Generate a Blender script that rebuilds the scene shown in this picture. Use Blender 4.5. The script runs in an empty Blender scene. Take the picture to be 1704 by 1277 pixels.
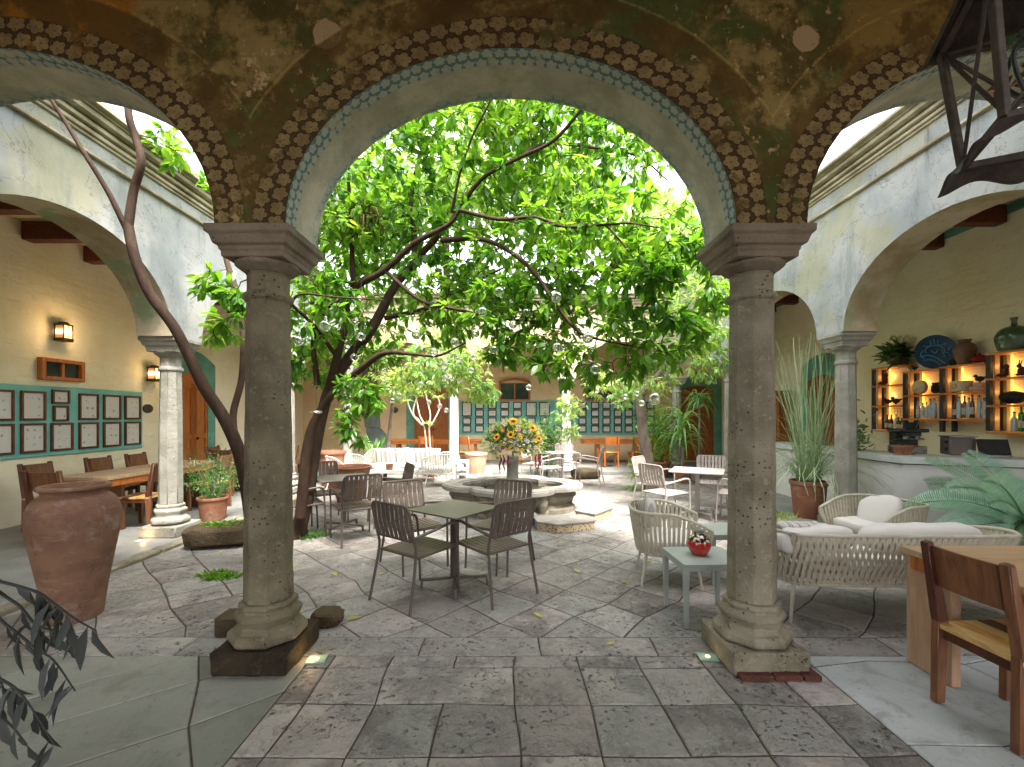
import bpy, math, random
import numpy as np
from mathutils import Vector, Matrix
R = math.radians
scene = bpy.context.scene
COL = scene.collection
# ------------------------------------------------------------------ camera
F, CX, HY, EYE = 740.0, 850.0, 691.0, 1.62
cd = bpy.data.cameras.new('camera')
cam = bpy.data.objects.new('camera', cd); COL.objects.link(cam)
cam.location = (0, 0, EYE); cam.rotation_euler = (R(90), 0, 0)
cd.sensor_width = 36; cd.lens = 36 * F / 1704
cd.shift_x = (852 - CX) / 1704; cd.shift_y = (HY - 638.5) / 1704
cd.clip_start = 0.05; cd.clip_end = 500
scene.camera = cam
# ------------------------------------------------------------------ world, sun, exposure
SUN_EL, SUN_AZ = 62, 150          # azimuth measured from +Y clockwise
w = bpy.data.worlds.new('World'); scene.world = w; w.use_nodes = True
nt = w.node_tree; nt.nodes.clear()
sky = nt.nodes.new('ShaderNodeTexSky'); sky.sky_type = 'NISHITA'; sky.sun_disc = False
sky.sun_elevation = R(SUN_EL); sky.sun_rotation = R(SUN_AZ); sky.air_density = 1.0; sky.dust_density = 4.0; sky.ozone_density = 1.0
hs = nt.nodes.new('ShaderNodeHueSaturation'); hs.inputs['Saturation'].default_value = 0.28
bg = nt.nodes.new('ShaderNodeBackground'); bg.inputs['Strength'].default_value = 0.15
wo = nt.nodes.new('ShaderNodeOutputWorld')
nt.links.new(sky.outputs[0], hs.inputs['Color']); nt.links.new(hs.outputs[0], bg.inputs['Color']); nt.links.new(bg.outputs[0], wo.inputs[0])
sl = bpy.data.lights.new('sun', 'SUN'); sl.energy = 1.6; sl.angle = R(12); sl.color = (1, .95, .88)
sun = bpy.data.objects.new('sun', sl); COL.objects.link(sun)
sd = Vector((math.sin(R(SUN_AZ)) * math.cos(R(SUN_EL)), math.cos(R(SUN_AZ)) * math.cos(R(SUN_EL)), math.sin(R(SUN_EL))))
sun.rotation_euler = sd.to_track_quat('Z', 'Y').to_euler(); sun.location = (0, 0, 20)
scene.view_settings.view_transform = 'Standard'; scene.view_settings.look = 'None'
scene.view_settings.exposure = 3.05; scene.view_settings.gamma = 1
scene.render.engine = 'CYCLES'
cy = scene.cycles
cy.max_bounces = 9; cy.diffuse_bounces = 6; cy.glossy_bounces = 3; cy.transmission_bounces = 6; cy.transparent_max_bounces = 6
cy.use_denoising = True; cy.sample_clamp_indirect = 6; cy.caustics_reflective = False; cy.caustics_refractive = False

def at(px, py, d):
    "the world point seen at photo pixel (px, py) at distance d along the court"
    return Vector(((px - CX) * d / F, d, EYE - (py - HY) * d / F))

# ------------------------------------------------------------------ mesh builder
class MB:
    def __init__(s):
        s.v = []; s.f = []; s.mi = []; s.M = Matrix.Identity(4)
    def add(s, vs, fs, mi=0):
        b = len(s.v); M = s.M
        s.v.extend([tuple(M @ Vector(p)) for p in vs])
        s.f.extend([tuple(b + i for i in f) for f in fs]); s.mi.extend([mi] * len(fs))
        return s
    def box(s, c, d, rz=0, mi=0, top=1.0, rot=None):
        x, y, z = d[0] / 2, d[1] / 2, d[2] / 2
        vs = []
        for k, t in ((-1, 1), (1, top)):
            for (i, j) in ((-1, -1), (1, -1), (1, 1), (-1, 1)):
                vs.append(Vector((i * x * t, j * y * t, k * z)))
        m = (rot.to_4x4() if rot is not None else Matrix.Rotation(rz, 4, 'Z'))
        vs = [m @ p + Vector(c) for p in vs]
        return s.add(vs, [(3, 2, 1, 0), (4, 5, 6, 7), (0, 1, 5, 4), (1, 2, 6, 5), (2, 3, 7, 6), (3, 0, 4, 7)], mi)
    def bar(s, p0, p1, w, h, up=(0, 0, 1), mi=0, w1=None, h1=None):
        p0, p1 = Vector(p0), Vector(p1); t = (p1 - p0).normalized(); up = Vector(up)
        if abs(t.dot(up)) > .98: up = Vector((0, 1, 0)) if abs(t.y) < .9 else Vector((1, 0, 0))
        a = t.cross(up).normalized(); b = a.cross(t).normalized()
        w1 = w1 or w; h1 = h1 or h; vs = []
        for p, ww, hh in ((p0, w, h), (p1, w1, h1)):
            for i, j in ((-1, -1), (1, -1), (1, 1), (-1, 1)): vs.append(p + a * i * ww / 2 + b * j * hh / 2)
        return s.add(vs, [(0, 1, 2, 3), (7, 6, 5, 4), (0, 4, 5, 1), (1, 5, 6, 2), (2, 6, 7, 3), (3, 7, 4, 0)], mi)
    def tube(s, pts, r, n=8, mi=0, closed=False, flat=1.0):
        pts = [Vector(p) for p in pts]; m = len(pts)
        if not hasattr(r, '__len__'): r = [r] * m
        vs = []; nrm = None
        for i, p in enumerate(pts):
            if closed: t = (pts[(i + 1) % m] - pts[i - 1])
            else: t = pts[min(i + 1, m - 1)] - pts[max(i - 1, 0)]
            if t.length < 1e-9: t = Vector((0, 0, 1))
            t.normalize()
            if nrm is None: nrm = t.orthogonal().normalized()
            nrm = (nrm - t * nrm.dot(t))
            if nrm.length < 1e-6: nrm = t.orthogonal()
            nrm.normalize(); bn = t.cross(nrm)
            for k in range(n):
                a = 2 * math.pi * k / n
                vs.append(p + (nrm * math.cos(a) + bn * math.sin(a) * flat) * r[i])
        fs = []
        for i in range(m if closed else m - 1):
            i2 = (i + 1) % m
            for k in range(n):
                k2 = (k + 1) % n; fs.append((i * n + k, i * n + k2, i2 * n + k2, i2 * n + k))
        if not closed:
            fs.append(tuple(range(n - 1, -1, -1))); fs.append(tuple(range((m - 1) * n, m * n)))
        return s.add(vs, fs, mi)
    def lathe(s, prof, n=24, c=(0, 0, 0), mi=0, a0=0.0, square=False, wob=0.0, cap=True):
        vs = []; c = Vector(c); k0 = 1 / math.cos(math.pi / n) if square else 1
        for r, z in prof:
            for k in range(n):
                a = a0 + 2 * math.pi * k / n
                q = r * k0 * (1 + (wob * math.sin(3 * a + z * 9) if wob else 0))
                vs.append(c + Vector((q * math.cos(a), q * math.sin(a), z)))
        fs = []
        for i in range(len(prof) - 1):
            for k in range(n):
                k2 = (k + 1) % n; fs.append((i * n + k, i * n + k2, (i + 1) * n + k2, (i + 1) * n + k))
        if cap:
            fs.append(tuple(range(n - 1, -1, -1))); b = (len(prof) - 1) * n; fs.append(tuple(range(b, b + n)))
        return s.add(vs, fs, mi)
    def prism(s, poly, z0, z1, mi=0, inset=0):
        n = len(poly); cx = sum(p[0] for p in poly) / n; cy_ = sum(p[1] for p in poly) / n
        vs = [(x, y, z0) for x, y in poly] + [(x + (cx - x) * inset, y + (cy_ - y) * inset, z1) for x, y in poly]
        fs = [tuple(range(n - 1, -1, -1)), tuple(range(n, 2 * n))] + [(i, (i + 1) % n, n + (i + 1) % n, n + i) for i in range(n)]
        return s.add(vs, fs, mi)
    def blob(s, c, r, seg=12, ring=8, mi=0, e=1.0, wob=0.0, seed=0):
        rnd = random.Random(seed); c = Vector(c); vs = []; fs = []
        if not hasattr(r, '__len__'): r = (r, r, r)
        pw = lambda q: math.copysign(abs(q) ** e, q)
        for i in range(ring + 1):
            th = math.pi * i / ring
            for k in range(seg):
                ph = 2 * math.pi * k / seg; q = 1 + (rnd.uniform(-wob, wob) if 0 < i < ring else 0)
                vs.append(c + Vector((r[0] * pw(math.sin(th)) * pw(math.cos(ph)), r[1] * pw(math.sin(th)) * pw(math.sin(ph)), r[2] * pw(math.cos(th)))) * q)
        for i in range(ring):
            for k in range(seg):
                k2 = (k + 1) % seg; fs.append((i * seg + k, (i + 1) * seg + k, (i + 1) * seg + k2, i * seg + k2))
        return s.add(vs, fs, mi)
    def build(s, name, mats, parent=None, smooth=35, bevel=0, loc=None, kind=None):
        me = bpy.data.meshes.new(name); me.from_pydata(s.v, [], s.f)
        if not isinstance(mats, (list, tuple)): mats = [mats]
        for m in mats: me.materials.append(m)
        if len(mats) > 1: me.polygons.foreach_set('material_index', s.mi)
        if smooth: me.shade_smooth(); me.set_sharp_from_angle(angle=R(smooth))
        me.update()
        o = bpy.data.objects.new(name, me); COL.objects.link(o)
        if parent: o.parent = parent
        if loc: o.location = loc
        if kind: o['kind'] = kind
        if bevel:
            b = o.modifiers.new('bevel', 'BEVEL'); b.width = bevel; b.segments = 1; b.limit_method = 'ANGLE'; b.angle_limit = R(40)
        return o

def tag(o, label, cat, group=None, kind=None):
    o['label'] = label; o['category'] = cat
    if group: o['group'] = group
    if kind: o['kind'] = kind
    return o
def thing(name, label, cat, loc=(0, 0, 0), rz=0, group=None):
    o = bpy.data.objects.new(name, None); COL.objects.link(o); o.empty_display_size = .1
    o.location = loc; o.rotation_euler = (0, 0, R(rz))
    return tag(o, label, cat, group)
def dup(root, loc, rz, label, group=None):
    r = root.copy(); COL.objects.link(r); r.location = loc; r.rotation_euler = (0, 0, R(rz)); r['label'] = label
    if group: r['group'] = group
    for ch in list(root.children):
        c = ch.copy(); COL.objects.link(c); c.parent = r
        for g in list(ch.children):
            d = g.copy(); COL.objects.link(d); d.parent = c
    return r

def spline(pts, n=6):
    "Catmull-Rom through pts (Vectors or tuples of any length)"
    P = [np.array(p, float) for p in pts]; P = [2 * P[0] - P[1]] + P + [2 * P[-1] - P[-2]]; out = []
    for i in range(1, len(P) - 2):
        a, b, c, d = P[i - 1], P[i], P[i + 1], P[i + 2]
        for k in range(n):
            t = k / n; out.append(.5 * (2 * b + (c - a) * t + (2 * a - 5 * b + 4 * c - d) * t * t + (3 * b - a - 3 * c + d) * t ** 3))
    out.append(P[-2]); return out

# ------------------------------------------------------------------ material language
def C(h):
    h = h.lstrip('#'); q = [int(h[i:i + 2], 16) / 255 for i in (0, 2, 4)]
    return tuple((c / 12.92 if c <= .04045 else ((c + .055) / 1.055) ** 2.4) for c in q) + (1,)
class E:
    def __init__(s, t, k): s.t = t; s.k = k
    def __add__(s, o): return s.t.m('ADD', s, o)
    def __radd__(s, o): return s.t.m('ADD', o, s)
    def __sub__(s, o): return s.t.m('SUBTRACT', s, o)
    def __rsub__(s, o): return s.t.m('SUBTRACT', o, s)
    def __mul__(s, o): return s.t.m('MULTIPLY', s, o)
    __rmul__ = __mul__
    def __truediv__(s, o): return s.t.m('DIVIDE', s, o)
    def __lt__(s, o): return s.t.m('LESS_THAN', s, o)
    def __gt__(s, o): return s.t.m('GREATER_THAN', s, o)
class NT:
    def __init__(s, name):
        s.mat = bpy.data.materials.new(name); s.mat.use_nodes = True; s.nt = s.mat.node_tree; s.nt.nodes.clear()
    def put(s, sock, val):
        if isinstance(val, E): s.nt.links.new(val.k, sock)
        elif val is not None:
            try: sock.default_value = val
            except Exception: sock.default_value = (val, val, val)
    def node(s, ty, **kw):
        n = s.nt.nodes.new(ty)
        for k, v in kw.items(): setattr(n, k, v)
        return n
    def m(s, op, *a):
        n = s.node('ShaderNodeMath', operation=op)
        for i, x in enumerate(a): s.put(n.inputs[i], x)
        return E(s, n.outputs[0])
    def clamp(s, a): n = s.node('ShaderNodeClamp'); s.put(n.inputs[0], a); return E(s, n.outputs[0])
    def step(s, a, lo, hi):
        n = s.node('ShaderNodeMapRange', interpolation_type='SMOOTHSTEP'); s.put(n.inputs[0], a); n.inputs[1].default_value = lo; n.inputs[2].default_value = hi
        return E(s, n.outputs[0])
    def mix(s, f, a, b, mode='MIX'):
        n = s.node('ShaderNodeMix', data_type='RGBA', blend_type=mode); s.put(n.inputs[0], f); s.put(n.inputs[6], a); s.put(n.inputs[7], b)
        return E(s, n.outputs[2])
    def pos(s): return E(s, s.node('ShaderNodeNewGeometry').outputs['Position'])
    def nrm(s): return E(s, s.node('ShaderNodeNewGeometry').outputs['True Normal'])
    def obj(s): return E(s, s.node('ShaderNodeTexCoord').outputs['Object'])
    def rnd(s): return E(s, s.node('ShaderNodeObjectInfo').outputs['Random'])
    def attr(s, name): n = s.node('ShaderNodeAttribute'); n.attribute_name = name; return E(s, n.outputs['Color'])
    def sep(s, v): n = s.node('ShaderNodeSeparateXYZ'); s.put(n.inputs[0], v); return [E(s, o) for o in n.outputs]
    def comb(s, x, y, z=0.0):
        n = s.node('ShaderNodeCombineXYZ'); s.put(n.inputs[0], x); s.put(n.inputs[1], y); s.put(n.inputs[2], z); return E(s, n.outputs[0])
    def vs(s, v, sc):
        n = s.node('ShaderNodeVectorMath', operation='MULTIPLY'); s.put(n.inputs[0], v); n.inputs[1].default_value = sc; return E(s, n.outputs[0])
    def noise(s, scale, detail=4, rough=.55, vec=None, dist=0.0, col=False):
        n = s.node('ShaderNodeTexNoise'); n.inputs['Scale'].default_value = scale; n.inputs['Detail'].default_value = detail
        n.inputs['Roughness'].default_value = rough; n.inputs['Distortion'].default_value = dist
        if vec is None: vec = s.obj()
        s.put(n.inputs['Vector'], vec); return E(s, n.outputs[1 if col else 0])
    def vor(s, scale, vec=None, feature='F1', out=0, rand=1.0):
        n = s.node('ShaderNodeTexVoronoi', feature=feature); n.inputs['Scale'].default_value = scale; n.inputs['Randomness'].default_value = rand
        if vec is None: vec = s.obj()
        s.put(n.inputs['Vector'], vec); return E(s, n.outputs[out])
    def ramp(s, f, stops):
        n = s.node('ShaderNodeValToRGB'); cr = n.color_ramp
        while len(cr.elements) < len(stops): cr.elements.new(.5)
        for e, (p, c) in zip(cr.elements, stops): e.position = p; e.color = c
        s.put(n.inputs[0], f); return E(s, n.outputs[0])
    def done(s, color, rough=.7, bump=None, bd=.01, bs=.6, metal=0.0, spec=.5, emit=None, es=0.0, trans=0.0, ior=1.45, sss=0, coat=0.0, transl=None):
        b = s.node('ShaderNodeBsdfPrincipled'); s.put(b.inputs['Base Color'], color); s.put(b.inputs['Roughness'], rough); s.put(b.inputs['Metallic'], metal)
        b.inputs['Specular IOR Level'].default_value = spec; b.inputs['IOR'].default_value = ior; b.inputs['Transmission Weight'].default_value = trans
        b.inputs['Coat Weight'].default_value = coat
        if emit is not None: s.put(b.inputs['Emission Color'], emit); s.put(b.inputs['Emission Strength'], es)
        if bump is not None:
            bn = s.node('ShaderNodeBump'); bn.inputs['Distance'].default_value = bd; bn.inputs['Strength'].default_value = bs
            s.put(bn.inputs['Height'], bump); s.nt.links.new(bn.outputs[0], b.inputs['Normal'])
        o = s.node('ShaderNodeOutputMaterial'); last = b.outputs[0]
        if transl is not None:
            t = s.node('ShaderNodeBsdfTranslucent'); s.put(t.inputs[0], transl[0]); mx = s.node('ShaderNodeMixShader'); mx.inputs[0].default_value = transl[1]
            s.nt.links.new(last, mx.inputs[1]); s.nt.links.new(t.outputs[0], mx.inputs[2]); last = mx.outputs[0]
        s.nt.links.new(last, o.inputs[0]); return s.mat
def simple(name, c1, c2=None, sc=6, rough=.6, bump=.3, bd=.004, bsc=40, **kw):
    t = NT(name); c1 = C(c1); c2 = C(c2) if c2 else c1
    col = t.mix(t.step(t.noise(sc, 5, .6), .35, .68), c1, c2)
    return t.done(col, rough, t.noise(bsc, 5, .6) if bump else None, bd, bump, **kw)
# ================================================================== materials of the setting
PER = 3.24; AW, ARISE, ZS = 1.40, 1.10, 2.80
def m_fresco():
    t = NT('aged painted plaster'); P = t.pos(); x, y, z = t.sep(P); nx, ny, nz = t.sep(t.nrm())
    wx = x + (t.noise(2.2, 2, vec=P) - .5) * .05
    m = wx - t.m('ROUND', wx / PER) * PER; dz = t.m('MAXIMUM', z - ZS, 0.0)
    ex = m / AW; ez = dz / ARISE; rr = t.m('SQRT', ex * ex + ez * ez)
    gr = t.m('SQRT', m * m * (1 / AW ** 4) + dz * dz * (1 / ARISE ** 4)) / rr
    d = (rr - 1.0) / gr; s = t.m('ARCTAN2', ez, ex) * 1.27
    def flowers(u, v, size, thick=.05):
        u = u + (t.noise(6, 2, .5, P) - .5) * .035; v = v + (t.noise(7, 2, .5, t.vs(P, (1, 1, -1))) - .5) * .035
        v_ = v / size; row = t.m('FLOOR', v_); u_ = u / size + row * .5
        fu = u_ - t.m('FLOOR', u_) - .5; fv = v_ - row - .5
        rad = t.m('SQRT', fu * fu + fv * fv); th = t.m('ARCTAN2', fv, fu)
        pet = t.m('ABSOLUTE', t.m('COSINE', th * 2.5 + .6)) * .15 + .37
        inside = t.step(pet - rad, 0.0, .05); rim = t.step(t.m('ABSOLUTE', pet - rad + .01), .02 + thick, .0) * .75 + t.step(t.m('ABSOLUTE', t.m('SINE', th * 2.5 + .6)), .12, .03) * t.step(rad, .1, .14) * inside * .5
        dot = t.step(rad, .09, .05)
        return inside, rim, dot
    big = t.noise(.75, 5, .6, P); fine = t.noise(11, 6, .7, P); mid = t.noise(3.2, 6, .65, P)
    wear = t.step(t.noise(5, 6, .7, P), .50, .60)
    ochre = t.mix(mid, C('#6b4816'), C('#835c24')); olive = t.mix(fine, C('#34301a'), C('#544926')); green = t.mix(fine, C('#2f3a1c'), C('#4a522c')); tan = t.mix(mid, C('#58491f'), C('#857650'))
    peel = t.mix(fine, C('#a8956f'), C('#7d6848'))
    base = t.mix(t.step(mid + (fine - .5) * .4, .42, .58), olive, tan)
    gmask = t.step(t.noise(1.1, 5, .6, P) + (fine - .5) * .25, .50, .56); base = t.mix(gmask * .95, base, green)
    # original ochre wash survives at the far left and right
    edge = t.step((t.m('ABSOLUTE', x + .15) + (mid - .5) * .45), 2.16, 2.28)
    och = t.mix(t.step(x, .5, 1.5), ochre, t.mix(mid, C('#786438'), C('#5e4c26')))
    base = t.mix(edge * t.step(z, 2.9, 3.2), base, och)
    pk = t.step(t.noise(2.7, 7, .72, P), .61, .64); pk2 = t.step(t.noise(16, 5, .7, P), .60, .66)
    band_far = t.step(d, .27, .30)
    base = t.mix(t.m('MAXIMUM', pk, pk2 * .8) * t.step(t.m('ABSOLUTE', t.m('ABSOLUTE', x) - 1.62), .95, .45), base, peel)
    # round replaster patches
    for (qx, qz, qr) in ((-1.14, 3.98, .085), (1.83, 3.96, .08), (-1.66, 3.20, .03)):
        dd = t.m('SQRT', (x - qx) * (x - qx) + (z - qz) * (z - qz)) + (t.noise(9, 3, .6, P) - .5) * .07
        base = t.mix(t.step(dd, qr + .008, qr), base, C('#8c7a5e'))
    # reddish border and flower border
    red = t.mix(mid, C('#3a2c14'), C('#544022')); redm = t.step(d, .40, .38) * t.step(t.noise(3, 6, .7, P), .60, .48)
    base = t.mix(redm * .8, base, red)
    line = t.step(t.m('ABSOLUTE', d - .405), .010, .005) * t.step(fine, .42, .55); base = t.mix(line * .3, base, C('#a08452'))
    ins, rim, dot = flowers(s, d - .004, .098)
    dark = t.mix(fine, C('#2a2013'), C('#4c3a22')); fl = t.mix(ins, dark, t.mix(t.m('MULTIPLY', mid, fine * 1.9), C('#463822'), C('#8c7c58')))
    fl = t.mix(rim, fl, C('#211d1c')); fl = t.mix(dot, fl, C('#5c4a2e'))
    fm = t.step(d + (fine - .5) * .04, .205, .185) * (1.0 - t.step(t.noise(3.3, 7, .75, P), .52, .60) * .9)
    face = t.mix(fm, base, fl)
    face = t.mix(t.step(t.noise(30, 3, .6, P), .60, .72) * .35, face, C('#15110a'))
    face = t.mix(1.0, face, (1.4, 1.36, 1.25, 1), 'MULTIPLY')
    # soffit of the arches
    yt = y - 2.76
    yw = yt + (t.noise(5, 3, vec=P) - .5) * .02
    cream = t.mix(t.step(mid, .35, .65), C('#9a9780'), C('#bab39c')); cream = t.mix(t.step(t.noise(2.1, 5, .6, P), .5, .68) * .6, cream, C('#aaa396'))
    i2, r2, d2 = flowers(s, yt - .004, .07, .05)
    blue = t.mix(fine, C('#4a6264'), C('#748886')); bl = t.mix(i2, blue, t.mix(fine, C('#8f9686'), C('#b2b4a4'))); bl = t.mix(r2 * .8, bl, C('#426470'))
    e1 = t.step(yw, .145, .12); e2 = t.step(yw, .355, .385)
    sof = t.mix(e1 * (1.0 - t.step(t.noise(3, 6, .7, P), .56, .64)), cream, bl); sof = t.mix(e2 * t.step(t.noise(7, 6, .7, P), .62, .42) * .8, sof, t.mix(i2, blue, C('#8e9a90')))
    sof = t.mix(t.step(t.noise(26, 4, .7, P), .6, .7) * .3, sof, C('#5a5a44'))
    col = t.mix(t.step(t.m('ABSOLUTE', ny), .5, .7), sof, face)
    back = t.mix(mid, C('#b9b6a4'), C('#8f9080')); col = t.mix(t.step(ny, .5, .7), col, back)
    return t.done(col, .85, fine + t.noise(60, 3, .6, P) * .4 + mid * 2.0, .012, .5, spec=.15)
def m_lime():
    t = NT('limewashed plaster'); P = t.pos(); x, y, z = t.sep(P); nx, ny, nz = t.sep(t.nrm())
    mid = t.noise(1.3, 6, .62, P); fine = t.noise(9, 6, .7, P); st = t.noise(3, 6, .7, t.vs(P, (1, 1, .25)))
    col = t.mix(t.step(mid, .38, .62), C('#a5a3a0'), C('#8b8f90'))
    col = t.mix(t.step(t.noise(.8, 5, .6, P), .52, .64) * .55, col, C('#9c9670'))
    col = t.mix(t.step(st, .52, .66) * .6, col, C('#777c7a')); col = t.mix(t.step(t.noise(4.5, 7, .7, t.vs(P, (1, 1, .12))), .55, .68) * t.step(z, 3.9, 4.6) * .7, col, C('#5f5a48')); crk = t.step(t.m('ABSOLUTE', t.noise(1.6, 6, .65, P, dist=.6) - .5), .006, .001); col = t.mix(crk * .6, col, C('#55524a'))
    col = t.mix(t.step(z + (mid - .5) * .5, 4.62, 4.78) * .55, col, C('#8f8468'))
    col = t.mix(t.step(fine, .56, .68) * .35, col, C('#84847c'))
    sof = t.mix(t.step(mid, .4, .6), C('#9b8a6c'), C('#b8aa90')); sof = t.mix(t.step(t.noise(1.7, 5, .6, P), .56, .66) * .7, sof, C('#7d9a72'))
    sof = t.mix(t.step(fine, .55, .7) * .4, sof, C('#7b7058'))
    ax = t.m('MAXIMUM', t.m('ABSOLUTE', nx), 0.0); col = t.mix(t.step(ax, .3, .6), sof, col)
    return t.done(col, .88, fine + mid * 2.5, .014, .5, spec=.15)
def m_plaster(name, a, b, c):
    t = NT(name); P = t.pos(); mid = t.noise(1.1, 6, .6, P); fine = t.noise(7, 7, .68, P, dist=.6); tr = t.noise(2.2, 5, .6, t.vs(P, (.5, .5, 2.4)), dist=1.0)
    col = t.mix(t.step(mid, .35, .65), C(a), C(b)); col = t.mix(t.step(fine, .58, .7) * .4, col, C(c))
    x, y, z = t.sep(P); col = t.mix(t.step(z + (mid - .5) * .4, .55, .15) * .35, col, C('#a39a86'))
    return t.done(col, .85, tr * 1.5 + fine, .03, .55, spec=.2)
def m_stone(name, a, b, c, pit=.5, rough=.8, bd=.012):
    t = NT(name); P = t.obj(); mid = t.noise(3, 6, .62, P); fine = t.noise(24, 6, .7, P); pits = t.m('MAXIMUM', t.step(t.vor(30, P), .24, .12) * t.step(t.noise(5, 3, .5, P), .50, .56), t.step(t.vor(70, P), .25, .12) * t.step(t.noise(9, 3, .5, P), .48, .56) * .7)
    col = t.mix(t.step(mid, .36, .64), C(a), C(b)); col = t.mix(t.step(fine, .5, .72) * .6, col, C(c)); col = t.mix(pits * pit, col, C('#221d15'))
    return t.done(col, rough, fine + mid * 2.0 - pits * 2.5, bd, .6, spec=.25)
def m_pave():
    t = NT('worn flagstone'); P = t.pos(); a = t.attr('tint'); r, g, b = t.sep(a)
    off = t.comb(r * 31.0, g * 17.0, b * 23.0); Q = t.mix(1.0, P, off, 'ADD')
    mid = t.noise(3.5, 7, .68, Q); fine = t.noise(19, 6, .72, Q, dist=.5); big = t.noise(.55, 4, .6, P)
    base = t.ramp(r, [(0, C('#77716b')), (.3, C('#918a84')), (.55, C('#a89f99')), (.75, C('#868680')), (1, C('#b0a8a0'))])
    base = t.mix(t.step(mid, .40, .62) * .8, base, t.mix(g, C('#57504e'), C('#8c8c86'))); base = t.mix(t.step(t.noise(6.5, 6, .7, Q), .54, .64) * .6, base, t.mix(b, C('#b0a79c'), C('#9a8c86')))
    base = t.mix(t.step(big, .42, .62) * .3, base, C('#a39a92'))
    pits = t.step(t.noise(30, 5, .75, Q), .57, .63) * t.step(t.noise(4.1, 4, .65, Q), .47, .58)
    cr = t.step(t.m('ABSOLUTE', t.noise(2.6, 5, .65, Q, dist=.9) - .5), .012, .002) * .5
    col = t.mix(t.step(fine, .55, .7) * .3, base, C('#3f3b35')); col = t.mix(t.m('MAXIMUM', pits, cr * .4) * .8, col, C('#26221c'))
    rough = t.step(fine + pits, .2, 1.0) * .35 + .38
    return t.done(col, rough, mid * 2.6 + fine * 1.0 - pits * 2.2 - cr * .5, .022, .9, spec=.45)
def m_smooth_pave(nm='smooth greenish flagstone', ca='#6a6b60', cb='#8f8f86'):
    t = NT(nm); P = t.pos(); a = t.attr('tint'); r, g, b = t.sep(a)
    off = t.comb(r * 31.0, g * 17.0, b * 23.0); Q = t.mix(1.0, P, off, 'ADD'); mid = t.noise(2.2, 6, .6, Q); fine = t.noise(30, 5, .65, Q)
    col = t.mix(r, C(ca), C(cb)); col = t.mix(t.step(mid, .38, .66) * .6, col, t.mix(g, C(cb), C(ca))); st = t.noise(5, 7, .72, Q, dist=.7); col = t.mix(t.step(st, .48, .66) * .38, col, C('#5d5a50')); col = t.mix(t.step(fine, .60, .70) * .45, col, C('#45433c'))
    return t.done(col, t.step(mid, .2, .8) * .25 + .38, mid * 1.6 + st * .8 + fine * .3, .012, .6, spec=.4)
def m_wood(name, a, b, c, sc=(1, 12, 12), rough=.45, coat=0.1):
    t = NT(name); P = t.vs(t.obj(), sc); g = t.noise(3, 6, .65, P, dist=.8); k = t.noise(9, 3, .5, P); r = t.rnd()
    col = t.ramp(g + (r - .5) * .16, [(.3, C(a)), (.5, C(b)), (.72, C(c))]); col = t.mix(t.step(k, .6, .7) * .4, col, C(a))
    return t.done(col, rough, g, .002, .3, coat=coat)
M = {}
M['fresco'] = m_fresco(); M['lime'] = m_lime()
M['cream'] = m_plaster('cream plaster', '#f2e8cc', '#eadcb8', '#d4c29c'); M['peach'] = m_plaster('peach plaster', '#ecd2b0', '#e0c096', '#c9a67c')
M['stone'] = m_stone('pitted column stone', '#8a8270', '#6c6554', '#a69e8a', .9, .8, .016); M['stone_dark'] = m_stone('dark stained stone', '#776e5a', '#575040', '#928871', .9, .8, .016); M['plinth_dark'] = m_stone('blackened plinth stone', '#3a3020', '#262016', '#544832', .6)
M['stone_pale'] = m_stone('pale column stone', '#98948a', '#7c7a6e', '#aaa699')
M['capital'] = m_stone('capital stone', '#7f7262', '#675b4e', '#948675'); M['pave'] = m_pave(); M['spave'] = m_smooth_pave(); M['spave_lit'] = m_smooth_pave('lit grey flagstone', '#8f9292', '#b0b2b0')  # right slabs use a lighter copy: brighter light there put into the colour
M['joint'] = simple('earth joint', '#564b3f', '#3f362c', 9, .95, .8, .01)
M['concrete'] = m_stone('grey gallery floor', '#85847f', '#74746f', '#93938d', .1, .5, .004)
M['teal'] = simple('teal paint', '#7ec0b6', '#6db0a8', 3, .7, .2); M['tealdark'] = simple('green painted surround', '#6aa08c', '#578a78', 3, .7, .2)
M['beam'] = m_wood('red beam wood', '#4a2010', '#66301a', '#774026', (8, 1, 8), .6, 0); M['board'] = m_wood('ceiling boards', '#c4b490', '#d2c4a0', '#b8a884', (1, 9, 9), .7, 0)
M['orange'] = m_wood('orange varnished wood', '#8f4c1e', '#ac622a', '#bf783a', (9, 9, 1), .4, .2); M['doorwood'] = m_wood('brown door wood', '#7a3c14', '#96501e', '#ad672c', (9, 9, 1), .45, .2)
M['white'] = simple('white plaster', '#dedbd8', '#cfccc8', 2, .8, .2); M['counter'] = simple('pale concrete top', '#c9cec9', '#b6bcb8', 4, .5, .2)
M['black'] = simple('black paint', '#1c1c1c', '#262626', 8, .5, .1); M['dark'] = simple('dark recess', '#15120e', None, 8, .9, 0)
M['glassdark'] = simple('dark window pane', '#39423f', '#2c3430', 4, .12, 0)

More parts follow.
